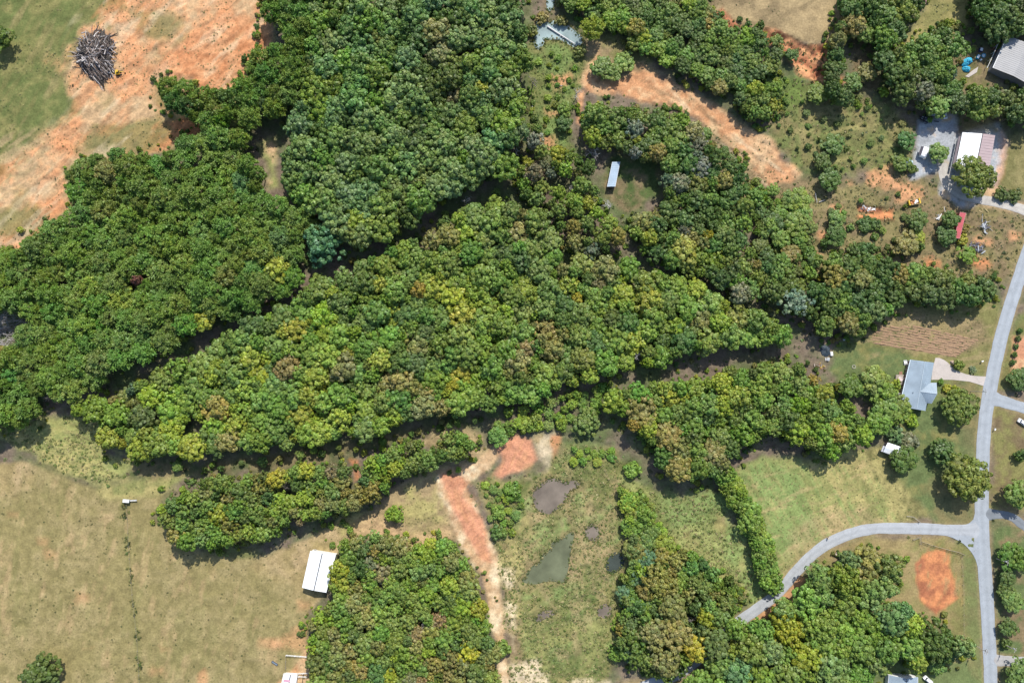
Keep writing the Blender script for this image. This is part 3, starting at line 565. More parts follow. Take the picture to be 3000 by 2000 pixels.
reg('shrub', 4, lambda i: (mk('shrub_crown', crown_mesh('', 600 + i, 2.0, 2.6, 26, .58, 24, .02, 1.0, .21, -.35)), trunk_mesh('shrub_stem', 90 + i, 1.6, 2.0, .07, 5, .1), 2.0, 2.6))
DEAD = [dead_mesh('dead_branches', 700 + i, 4, 9, DEADW, 1.0) for i in range(3)]
DEADB = [dead_mesh('dead_branches', 710 + i, 4, 9, mat('grey_brown_twigs', (.24, .21, .19), .9, .25, 2), 1.2) for i in range(2)]

TINT = dict(pine=(.155, .248, .042), dark=(.104, .166, .040), green=(.168, .268, .044), mid=(.160, .240, .050), lime=(.225, .325, .042), yg=(.275, .320, .044),
            yellow=(.370, .370, .045), gold=(.310, .275, .060), olive=(.225, .232, .068), brown=(.225, .198, .088), blue=(.106, .192, .082), oak=(.162, .255, .076), grey=(.200, .230, .135), red=(.22, .11, .08))
HW = dict(pine='dark green', dark='dark green', green='fresh green', mid='mid green', lime='bright green', yg='yellow green', yellow='yellow', gold='golden yellow', olive='olive', brown='brownish', blue='blue green', oak='deep green', grey='greyish', red='rust red')
def tint_of(h):
    t = np.array(TINT[h]); j = 1 + rng.normal(0, .08); return [float(t[0] * j * (1 + rng.normal(0, .10))), float(t[1] * j), float(t[2] * j * (1 + rng.normal(0, .12))), 1.0]
def add_tree(name, proto, x, y, Rr, hh, hue, label, cat, group, tilt=0.0):
    if proto == 'oak' and Rr > 8: proto = 'big'
    P = PR[proto][rng.integers(len(PR[proto]))]
    t = thing(name, label, cat, (x, y, zat(x, y) - .1), float(rng.uniform(0, 6.28)), group)
    t.scale = (Rr / P[2], Rr / P[2], hh / P[3])
    s = 'stem' if proto == 'shrub' else 'trunk'
    link(s, P[1], t); c = link('crown', P[0], t); c['tint'] = tint_of(hue); return t

# landmarks for the labels (overview pixels)
LM = [('the brush pile', 225, 130), ('the orange clearing', 480, 120), ('the pale pond', 1280, 75), ('the long mobile home', 1408, 400), ('the clay clearing', 1520, 200),
      ('the muddy pond', 1270, 1140), ('the tan pasture', 150, 1250), ('the white barn', 735, 1310), ('the mown corner', 170, 1020), ('the curving road', 1900, 1235), ('the grey house', 2105, 885),
      ('the hay field', 1800, 1150), ('the garden rows', 2110, 770), ('the gravel yard', 2180, 340), ('the clay track', 1075, 1180), ('the green pond', 1260, 1290), ('the long dark lane', 640, 705), ('the shaded strip', 900, 1000),
      ('the grassy gap', 620, 380), ('the rough scrub', 1850, 520), ('the red clay pad', 2150, 1330), ('the orange gully', 1870, 140), ('the marshy creek', 1270, 240), ('the left picture edge', -10, 700), ('the top picture edge', 900, -20),
      ('the bottom picture edge', 900, 1590), ('the straight road', 2260, 1200), ('the bottom right roof', 2090, 1560), ('the middle of the wood', 1150, 760), ('the heart of the oaks', 900, 300), ('the heart of the pines', 330, 600), ('the rust red crown', 316, 645), ('the domed blue green tree', 700, 540), ('the grey brush heap', 10, 755), ('the left pine wood tip', 40, 940), ('the pine corner', 190, 420), ('the pine top by the grassy gap', 510, 340), ('the yellow green lane tree', 440, 720), ('the bare grey tree', 140, 900), ('the joining tree row', 560, 460),
      ('the bright yellow tree', 1090, 215), ('the oaks above the lane', 880, 480), ('the bare tree by the lane', 1040, 450), ('the brown dying crown', 1030, 250), ('the grassy gap oaks', 700, 400), ('the pine fringe', 720, 180), ('the pondside oaks', 1180, 60), ('the golden crown', 965, 665), ('the vivid yellow crown', 1040, 885), ('the bright spreading tree', 905, 945), ('the brown crown at right', 1210, 800), ('the white dead tree', 1465, 815), ('the right tip', 1740, 770), ('the top tip of the middle wood', 1200, 490), ('the left tip of the middle wood', 280, 960)]
def near(ox, oy):
    return min(LM, key=lambda q: (q[1] - ox) ** 2 + (q[2] - oy) ** 2)[0]
TAKEN = []; GRID = {}
def free(x, y, r, k):
    cx, cy = int(x // 8), int(y // 8)
    for i in range(cx - 2, cx + 3):
        for j in range(cy - 2, cy + 3):
            for (a, b, c) in GRID.get((i, j), ()):
                if (a - x) ** 2 + (b - y) ** 2 < (k * (r + c)) ** 2: return False
    return True
def take(x, y, r): GRID.setdefault((int(x // 8), int(y // 8)), []).append((x, y, r))
TREES = []     # (kind, proto, x, y, R, h, hue, wood, forced label)
def forced(kind, proto, ox, oy, r, h, hue, label):
    p = O(ox, oy, h * .7); take(p.x, p.y, r); TREES.append((kind, proto, p.x, p.y, r, h, hue, '', label, ox, oy))
KEEP = [[(690, 1255), (775, 1262), (762, 1340), (740, 1370), (690, 1365)], [(1395, 365), (1430, 365), (1420, 440), (1385, 440)]]
WOODS = []; HORD = ['blue', 'brown', 'olive', 'grey', 'dark', 'pine', 'oak', 'mid', 'green', 'lime', 'yg', 'gold', 'yellow', 'red']
def fill(kind, protos, poly, r0, r1, h0, h1, hues, wood, k=.62, tries=9000, holes=()):
    if kind != 'shrub': WOODS.append(poly)
    zc = .7 * (h0 + h1) / 2; P = OP(poly, zc); xs = [p.x for p in P]; ys = [p.y for p in P]
    xx = rng.uniform(min(xs), max(xs), tries); yy = rng.uniform(min(ys), max(ys), tries); d = sdf(xx, yy, P)
    d = d + vnoise(xx, yy, 9, 95) * 3.2
    for hp in list(holes) + KEEP: d = np.minimum(d, -sdf(xx, yy, OP(hp, zc)))
    rd = np.min([seg_d(xx, yy, L) - w / 2 for L, w in ROADS], axis=0)
    rr = r0 + (r1 - r0) * rng.random(tries) ** 1.4
    order = np.concatenate([np.argsort(-rr[:tries // 2]), np.arange(tries // 2, tries)])
    names = sorted(hues, key=HORD.index); w = np.array([hues[q] for q in names], float); w /= w.sum(); cw = np.cumsum(w)
    for i in order:
        if d[i] < rr[i] * .62 or rd[i] < .8: continue
        if not free(xx[i], yy[i], rr[i], k): continue
        take(xx[i], yy[i], rr[i]); t = (rr[i] - r0) / max(r1 - r0, .01)
        h = h0 + (h1 - h0) * (.25 * t + .75 * rng.random())
        hn = .5 + .5 * vnoise(np.array([xx[i]]), np.array([yy[i]]), 19, 90)[0] * 1.3 + rng.normal(0, .22)
        u_ = .5 * (1 + math.erf((hn - .5) / (.31 * 1.414))); hue = names[min(int(np.searchsorted(cw, u_)), len(names) - 1)]
        s = (H - zc) / H
        TREES.append((kind, protos[rng.integers(len(protos))], xx[i], yy[i], rr[i], h, hue, wood, None, None, None))
# single trees one can pick out by their look
forced('broadleaf_tree', 'dome', 736, 558, 9.6, 16.5, 'blue', 'large smooth domed blue green tree above the long dark lane')
forced('broadleaf_tree', 'hard', 640, 618, 6, 14, 'yg', 'big yellow green tree left of the domed blue green tree')
forced('broadleaf_tree', 'hard', 815, 505, 6.5, 14, 'yg', 'big yellow green tree right of the domed blue green tree')
forced('broadleaf_tree', 'hard', 468, 735, 5, 12, 'yg', 'yellow green tree at the lower edge of the left pine wood')
forced('broadleaf_tree', 'hard', 316, 645, 2.4, 15, 'red', 'small rust red crown alone among the left pines')
forced('oak_tree', 'hard', 1105, 203, 4.6, 15, 'yellow', 'bright yellow tree among the oaks near the creek')
forced('oak_tree', 'hard', 1045, 226, 5.2, 13, 'brown', 'flat brownish crown left of the bright yellow tree')
forced('hardwood_tree', 'loose', 905, 955, 5.6, 11, 'lime', 'bright green spreading tree at the lower edge of the middle wood')
forced('hardwood_tree', 'hard', 1040, 888, 2.9, 12, 'yellow', 'small vivid yellow crown near the lower edge of the middle wood')
forced('hardwood_tree', 'hard', 965, 665, 4, 12, 'gold', 'golden crown in the upper half of the middle wood')
forced('hardwood_tree', 'hard', 1210, 800, 4.6, 12, 'brown', 'brownish crown towards the right of the middle wood')
forced('broadleaf_tree', 'hard', 503, 1180, 5.2, 11, 'yellow', 'large vivid yellow tree in the grove beside the tan pasture')
forced('broadleaf_tree', 'hard', 1077, 1500, 4.8, 11, 'yellow', 'largest vivid yellow tree in the bottom grove')
forced('broadleaf_tree', 'hard', 984, 1434 + 60, 3.6, 11, 'lime', 'round bright green crown left of the vivid yellow tree, bottom grove')
forced('broadleaf_tree', 'hard', 1490, 545, 4.0, 12, 'yg', 'narrow yellow green tree below the mobile home clearing')
forced('broadleaf_tree', 'hard', 1572, 575, 6.6, 12, 'gold', 'large golden tree below the mobile home clearing')
forced('broadleaf_tree', 'hard', 1460, 62, 4.0, 11, 'gold', 'golden orange crown at the top beside the pale pond wood')
for x, y, r, n in [(1470, 945, 7.2, 'olive tree at the left corner of the grove above the meadow'), (1535, 1000, 7.5, 'large olive tree in the grove above the meadow'), (1555, 1075, 6.8, 'olive tree hanging over the dark gap by the scrub'), (1640, 1040, 7.2, 'olive tree at the lower right of the grove by the hay field'),
                   (1520, 1340, 8.2, 'huge olive crown at the top of the lower right scrub'), (1545, 1395, 6.4, 'olive crown in the middle of the lower right scrub'), (1500, 1455, 6.2, 'olive crown at the left of the lower right scrub'), (1555, 1455, 7.0, 'broad olive crown in the lower right scrub'), (1530, 1522, 6.0, 'lowest olive crown beside the road at the bottom')]:
    forced('broadleaf_tree', 'oak', x, y, r, 12, 'olive', n)
forced('broadleaf_tree', 'hard', 1600, 1490, 5.2, 12, 'yellow', 'tall narrow yellow tree right of the broad olive crowns')
forced('broadleaf_tree', 'oak', 1810, 1450, 9.0, 15, 'yg', 'huge yellow green tree at the left of the bottom right grove')
forced('broadleaf_tree', 'oak', 1995, 1300, 8.0, 12, 'olive', 'wide olive green tree beside the red clay pad')
forced('broadleaf_tree', 'oak', 1940, 1330, 8.6, 16, 'green', 'large round green tree left of the wide olive one by the clay pad')
forced('broadleaf_tree', 'oak', 2150, 1485, 10.0, 14, 'dark', 'dark spreading tree at the right end of the bottom right grove')
forced('broadleaf_tree', 'hard', 1700, 655 + 20, 5, 12, 'grey', 'pale greyish tree on the right edge of the middle wood')
forced('broadleaf_tree', 'loose', 1830, 690, 7.0, 13, 'grey', 'pale silvery tree above the right tip of the middle wood')

DEADLIST = [(1745, 440, 8, 1.3, 0, 'white dead tree with spreading bare branches above the mobile home'), (1792, 600, 9, 1.2, 0, 'pale dead tree with drooping branches below the mobile home'), (1370, 585, 7, 1.0, 0, 'bare grey tree beside the upper end of the dark lane'), (1867, 1040, 12, .9, 0, 'white dead tree near the lower edge of the middle wood'),
     (1236, 1838, 12, .9, 0, 'white starburst dead tree in the bottom grove'), (837, 1425, 10, .9, 1, 'grey purple dead tree in the lower left grove'), (1690, 265, 8, 1.1, 0, 'pale bare tree left of the clay clearing'), (1562, 230, 11, 1.0, 1, 'grey bare tree on the creek edge of the oak wood'), (1530, 420, 9, 1.0, 1, 'brown grey bare tree between the oaks and the creek'), (1515, 440, 8, 1.0, 0, 'pale bare tree left of the marshy creek'), (1390, 770, 12, .9, 1, 'grey twiggy tree in the upper half of the middle wood'), (130, 1158, 11, 1.0, 1, 'bare grey tree at the bottom edge of the left pine wood'), (1120, 1720, 11, .8, 1, 'greyish bare crown in the upper part of the bottom grove'), (1670, 545, 8, .9, 0, 'pale bare tree beside the trees right of the creek'), (1425, 1140, 11, .8, 1, 'grey bare crown at the lower edge of the middle wood'), (2025, 1815, 9, 1.0, 1, 'grey purple bare tree right of the broad olive crowns')]
for x, y, h, s, k_, l_ in DEADLIST: p = at(x, y, h * .8); take(p.x, p.y, 2.6)
HU_P = dict(pine=8, mid=2, green=2, olive=.4, yg=.3)
HU_O = dict(oak=8, green=2.5, dark=2, olive=.5, mid=1)
HU_H = dict(mid=4.5, green=4.2, lime=2.2, dark=1.4, olive=2.0, yg=1.8, brown=.45, gold=.18, blue=.25, yellow=.05)
HU_G = dict(mid=4, green=3, olive=2.6, dark=2, brown=.7, yg=.8, lime=.6, yellow=.25)
HU_R = dict(mid=4, green=2.5, dark=3.5, olive=2, yg=.6, grey=.4)
fill('pine_tree', ['pine'], [(-70, 600), (45, 572), (60, 540), (150, 500), (190, 465), (160, 440), (158, 395), (195, 362), (290, 350), (330, 358), (405, 345), (410, 310), (480, 292), (560, 310), (574, 355), (607, 385), (610, 420), (590, 448), (650, 445), (690, 475), (740, 500), (780, 545), (780, 590), (700, 612), (690, 640), (640, 690), (560, 712), (480, 752), (410, 792), (340, 822), (280, 860), (200, 895), (130, 925), (90, 955), (60, 978), (-70, 1000)], 3.2, 5.4, 10.5, 17, HU_P, 'left pine wood', .68, 16000, holes=[[(-70, 705), (45, 715), (48, 795), (-70, 800)]])
fill('pine_tree', ['pine'], [(345, 215), (370, 175), (420, 190), (450, 225), (500, 205), (550, 190), (585, 130), (600, 100), (612, -60), (700, -60), (720, 60), (700, 150), (680, 230), (640, 270), (600, 255), (590, 290), (540, 280), (470, 290), (430, 265), (390, 260)], 3.3, 4.8, 13, 17, dict(pine=6, dark=2, mid=1, olive=.6), 'top pine fringe', .60, 4000, holes=[[(600, 60), (640, 60), (640, 110), (605, 110)]])
fill('oak_tree', ['oak', 'oak', 'hard'], [(690, -60), (1200, -60), (1215, 40), (1208, 100), (1212, 130), (1206, 190), (1200, 240), (1206, 300), (1205, 350), (1180, 392), (1110, 402), (1010, 472), (1000, 490), (980, 508), (900, 535), (860, 560), (790, 585), (780, 545), (700, 480), (655, 442), (650, 410), (640, 350), (660, 320), (650, 280), (690, 240), (700, 150), (715, 60)], 4.2, 7.2, 14, 18, HU_O, 'upper oak wood', .60, 12000)
fill('hardwood_tree', ['hard', 'hard', 'hard', 'loose', 'oak'], [(1185, 468), (1240, 478), (1270, 520), (1300, 560), (1340, 590), (1400, 600), (1430, 590), (1480, 620), (1560, 632), (1640, 670), (1760, 722), (1800, 750), (1818, 778), (1770, 797), (1650, 802), (1540, 832), (1440, 852), (1350, 872), (1260, 902), (1200, 922), (1080, 948), (1000, 962), (940, 972), (900, 988), (800, 1008), (700, 1022), (600, 1035), (500, 1046), (400, 1050), (310, 1056), (250, 1040), (232, 990), (238, 965), (200, 955), (150, 945), (200, 918), (260, 905), (320, 878), (400, 828), (450, 800), (480, 790), (560, 738), (640, 702), (700, 668), (760, 628), (860, 578), (940, 546), (1000, 516), (1080, 468), (1150, 448)], 2.6, 6.2, 8, 14, HU_H, 'middle wood', .62, 30000, holes=[[(1290, 570), (1312, 570), (1312, 600), (1290, 600)], [(430, 965), (470, 965), (470, 985), (430, 985)]])
fill('broadleaf_tree', ['hard', 'loose'], [(358, 1170), (390, 1130), (440, 1110), (520, 1095), (600, 1085), (680, 1075), (780, 1060), (800, 1075), (800, 1105), (830, 1110), (835, 1050), (900, 1030), (960, 1015), (995, 1040), (1010, 1000), (1060, 990), (1100, 1010), (1090, 1042), (1040, 1062), (960, 1092), (890, 1112), (880, 1142), (820, 1172), (760, 1192), (700, 1204), (620, 1234), (560, 1246), (490, 1254), (430, 1250), (380, 1225), (356, 1195)], 2.4, 4.2, 10, 13, HU_G, 'lower left grove', .60, 9000)
fill('broadleaf_tree', ['hard', 'hard', 'loose'], [(770, 1240), (870, 1220), (900, 1235), (970, 1247), (1010, 1222), (1040, 1240), (1060, 1270), (1090, 1310), (1112, 1360), (1122, 1400), (1134, 1480), (1140, 1530), (1144, 1640), (700, 1640), (712, 1500), (700, 1430), (720, 1395), (770, 1380), (752, 1340), (762, 1290)], 2.5, 4.6, 9, 12, dict(green=4, mid=3, olive=2.4, dark=1.6, brown=.7, yg=1.2, lime=1.0, yellow=.12), 'bottom grove', .60, 14000)
fill('broadleaf_tree', ['hard', 'loose', 'loose'], [(1480, 490), (1530, 455), (1580, 440), (1640, 440), (1700, 420), (1745, 440), (1740, 480), (1725, 545), (1740, 590), (1790, 600), (1810, 640), (1880, 642), (1905, 690), (1925, 735), (1900, 770), (1870, 740), (1800, 716), (1700, 682), (1600, 637), (1480, 585), (1462, 548), (1440, 530)], 2.8, 5.0, 8, 12, HU_R, 'wood below the mobile home', .60, 7000)
fill('broadleaf_tree', ['hard', 'loose', 'oak'], [(1335, 310), (1345, 248), (1400, 236), (1480, 254), (1560, 268), (1615, 306), (1655, 344), (1700, 372), (1720, 420), (1640, 438), (1580, 440), (1530, 455), (1515, 400), (1495, 370), (1430, 345), (1370, 335)], 2.8, 5.2, 9, 13, dict(mid=3, olive=3, dark=2, grey=1, yg=.8, green=1), 'wood above the mobile home', .60, 5000)
fill('broadleaf_tree', ['hard', 'loose', 'loose'], [(1175, 395), (1215, 350), (1222, 240), (1235, 200), (1240, 300), (1290, 340), (1330, 350), (1380, 380), (1385, 470), (1440, 540), (1400, 595), (1340, 588), (1290, 545), (1260, 480), (1190, 455)], 2.4, 4.4, 9, 12, dict(mid=3, lime=2.4, yg=2, grey=.8, olive=1.5, dark=1, brown=.5), 'creek side trees', .72, 3000)
fill('broadleaf_tree', ['hard', 'oak', 'loose'], [(1270, -60), (1590, -60), (1625, 10), (1690, 62), (1755, 62), (1770, 100), (1800, 128), (1782, 160), (1740, 185), (1700, 208), (1665, 222), (1600, 190), (1545, 150), (1500, 130), (1455, 105), (1430, 80), (1375, 55), (1345, 30), (1290, 25)], 2.6, 4.4, 5.5, 8.5, dict(mid=3, dark=4, olive=1.5, green=1.5, yg=.7, lime=.5), 'upper right wood', .60, 7000)
fill('broadleaf_tree', ['hard', 'loose'], [(1690, 200), (1780, 175), (1800, 200), (1780, 260), (1745, 285), (1690, 240)], 2.4, 4, 7, 10, HU_R, 'upper right wood', .62, 1200)
fill('broadleaf_tree', ['oak', 'hard'], [(1905, 100), (1935, 10), (1950, -60), (2120, -60), (2120, 20), (2085, 72), (2040, 112), (2000, 120), (1955, 75), (1935, 130), (1925, 195), (1985, 240), (1900, 230), (1905, 150)], 2.8, 5.6, 9, 13, dict(dark=5, mid=3, olive=1, green=1), 'trees beside the olive field', .62, 3500, holes=[[(1955, 85), (2005, 95), (2015, 195), (1960, 195)]])
fill('broadleaf_tree', ['oak', 'hard', 'loose'], [(2010, 130), (2060, 112), (2100, 75), (2165, 60), (2230, 80), (2235, 120), (2200, 150), (2210, 190), (2290, 205), (2440, 170), (2440, 300), (2290, 270), (2200, 262), (2140, 258), (2080, 240), (2030, 195)], 3, 5.6, 9, 13, dict(dark=4, mid=4, olive=2, yg=.8, grey=.8), 'wood above the gravel yard', .60, 5000, holes=[[(2190, 130), (2250, 120), (2290, 130), (2270, 200), (2200, 190)]])
fill('broadleaf_tree', ['oak', 'hard'], [(2225, -60), (2440, -60), (2440, 60), (2340, 75), (2290, 100), (2265, 70), (2240, 40)], 3, 5.6, 10, 13, dict(dark=5, mid=3, green=1), 'top right corner trees', .60, 2500)
fill('broadleaf_tree', ['oak', 'hard'], [(1888, 600), (1960, 578), (2060, 590), (2080, 612), (2150, 608), (2190, 630), (2262, 640), (2300, 660), (2292, 692), (2230, 702), (2130, 692), (2080, 682), (2062, 722), (2000, 752), (1980, 772), (1930, 772), (1918, 730), (1895, 660)], 3.2, 5.6, 9, 12, dict(dark=4, mid=4, olive=2.4, green=1), 'tree belt above the garden', .60, 4500)
fill('broadleaf_tree', ['hard', 'oak', 'loose'], [(1400, 900), (1470, 880), (1530, 880), (1620, 860), (1720, 845), (1800, 828), (1850, 848), (1890, 870), (1960, 940), (2003, 980), (2006, 1018), (1950, 1032), (1900, 1054), (1840, 1012), (1760, 1002), (1700, 1022), (1695, 1060), (1640, 1105), (1580, 1112), (1520, 1082), (1490, 1020), (1410, 962), (1385, 930)], 3, 5.4, 9, 13, dict(mid=3.5, green=3, dark=2, olive=1.6, yg=1.4, gold=.6, lime=.8), 'grove above the hay field', .60, 9000)
fill('broadleaf_tree', ['oak', 'hard'], [(1700, 1395), (1760, 1400), (1830, 1332), (1870, 1300), (1930, 1268), (1990, 1262), (2065, 1290), (2062, 1342), (2032, 1372), (2085, 1392), (2112, 1432), (2162, 1432), (2235, 1482), (2222, 1512), (2125, 1545), (2080, 1530), (2000, 1560), (1990, 1640), (1560, 1640), (1590, 1520), (1620, 1440), (1690, 1420)], 4, 7, 12, 16, dict(green=4, oak=3, mid=2, dark=2, lime=.5), 'bottom right grove', .60, 6000, holes=[[(1690, 1370), (1760, 1330), (1850, 1300), (1760, 1405), (1700, 1420)]])
fill('broadleaf_tree', ['hard', 'loose'], [(1600, 1395), (1640, 1370), (1685, 1350), (1695, 1400), (1650, 1450), (1600, 1470)], 2.6, 4.4, 8, 11, HU_R, 'lower right scrub', .60, 1500)
fill('broadleaf_tree', ['hard', 'loose', 'shrub'], [(1425, 1380), (1490, 1330), (1500, 1240), (1580, 1270), (1680, 1330), (1700, 1352), (1640, 1380), (1600, 1480), (1600, 1560), (1540, 1580), (1440, 1530), (1420, 1480)], 2.2, 4.2, 6, 10, HU_R, 'lower right scrub', .62, 4000)

fill('shrub', ['hard', 'shrub', 'loose'], [(1745, 440), (1800, 425), (1850, 470), (1880, 520), (1870, 570), (1900, 600), (1880, 650), (1800, 640), (1740, 590), (1725, 520)], 1.8, 3.6, 3, 6, dict(dark=4, mid=3, green=1.5, olive=1), 'rough scrub', .72, 1500)
fill('shrub', ['hard', 'shrub', 'loose'], [(1415, 1120), (1500, 1125), (1510, 1220), (1500, 1260), (1500, 1340), (1430, 1400), (1425, 1290), (1440, 1200)], 2.2, 4.2, 4, 7.5, dict(dark=2, mid=3, green=3, lime=1), 'scrub column', .64, 2000, holes=[[(1384, 1260), (1440, 1260), (1440, 1320), (1384, 1320)]])
fill('shrub', ['hard', 'shrub', 'loose'], [(300, 880), (420, 800), (560, 725), (700, 640), (790, 600), (880, 555), (1000, 500), (1080, 445), (1170, 420), (1180, 450), (1080, 480), (940, 555), (760, 640), (560, 742), (400, 832)], 1.3, 2.6, 2.5, 5, dict(dark=3, mid=3, green=2, olive=1, lime=.6), 'long dark lane', 1.0, 420)
fill('shrub', ['hard', 'shrub', 'loose'], [(330, 1060), (520, 1052), (700, 1030), (900, 990), (1100, 950), (1120, 965), (900, 1015), (760, 1050), (600, 1075), (400, 1085)], 1.3, 2.6, 2.5, 4.5, dict(dark=3, mid=3, green=2, olive=1, lime=.6), 'lower dark lane', 1.0, 400)
fill('shrub', ['shrub', 'hard'], [(1108, 1110), (1150, 1100), (1205, 1105), (1215, 1170), (1185, 1235), (1130, 1240), (1115, 1180)], 1.1, 2.3, 1.2, 2.6, dict(green=3, lime=2, mid=2, olive=1), 'left meadow', .85, 260)
fill('shrub', ['shrub', 'hard'], [(1290, 1030), (1410, 1030), (1420, 1070), (1300, 1080)], 1.1, 2.4, 1.2, 2.8, dict(green=3, lime=2, mid=2, olive=1), 'meadow head', .9, 160)
fill('shrub', ['shrub', 'hard'], [(1890, 470), (2080, 430), (2140, 470), (2100, 600), (1960, 575), (1890, 620)], .9, 2.0, 1.0, 2.4, dict(dark=3, mid=3, olive=2, green=1), 'rough ground', 1.3, 130, holes=[[(1955, 465), (2065, 465), (2065, 515), (1955, 515)], [(2085, 455), (2115, 455), (2115, 475), (2085, 475)]])
fill('shrub', ['shrub', 'hard'], [(1780, 230), (1940, 220), (2080, 250), (2090, 380), (1900, 395), (1800, 330)], .8, 1.8, .9, 2.0, dict(dark=3, mid=3, olive=2, green=1), 'rough field', 1.6, 90)
fill('shrub', ['shrub', 'loose'], [(1150, 925), (1290, 905), (1420, 875), (1400, 930), (1380, 950), (1290, 985), (1190, 1000), (1130, 990)], 1.4, 3.0, 2, 4.5, dict(dark=2, mid=3, green=3, lime=1, olive=1), 'shaded strip', .8, 1200)
fill('shrub', ['shrub'], [(1225, 110), (1330, 110), (1330, 330), (1230, 330)], 1.0, 1.9, 1.0, 2.0, dict(green=3, lime=2, mid=2, olive=2), 'marshy creek', 1.1, 70)
fill('shrub', ['shrub', 'hard'], [(1600, 270), (1720, 380), (1765, 430), (1700, 440), (1640, 380)], 1.4, 2.8, 2, 4, dict(olive=3, mid=2, dark=2), 'clay clearing edge', .85, 300)
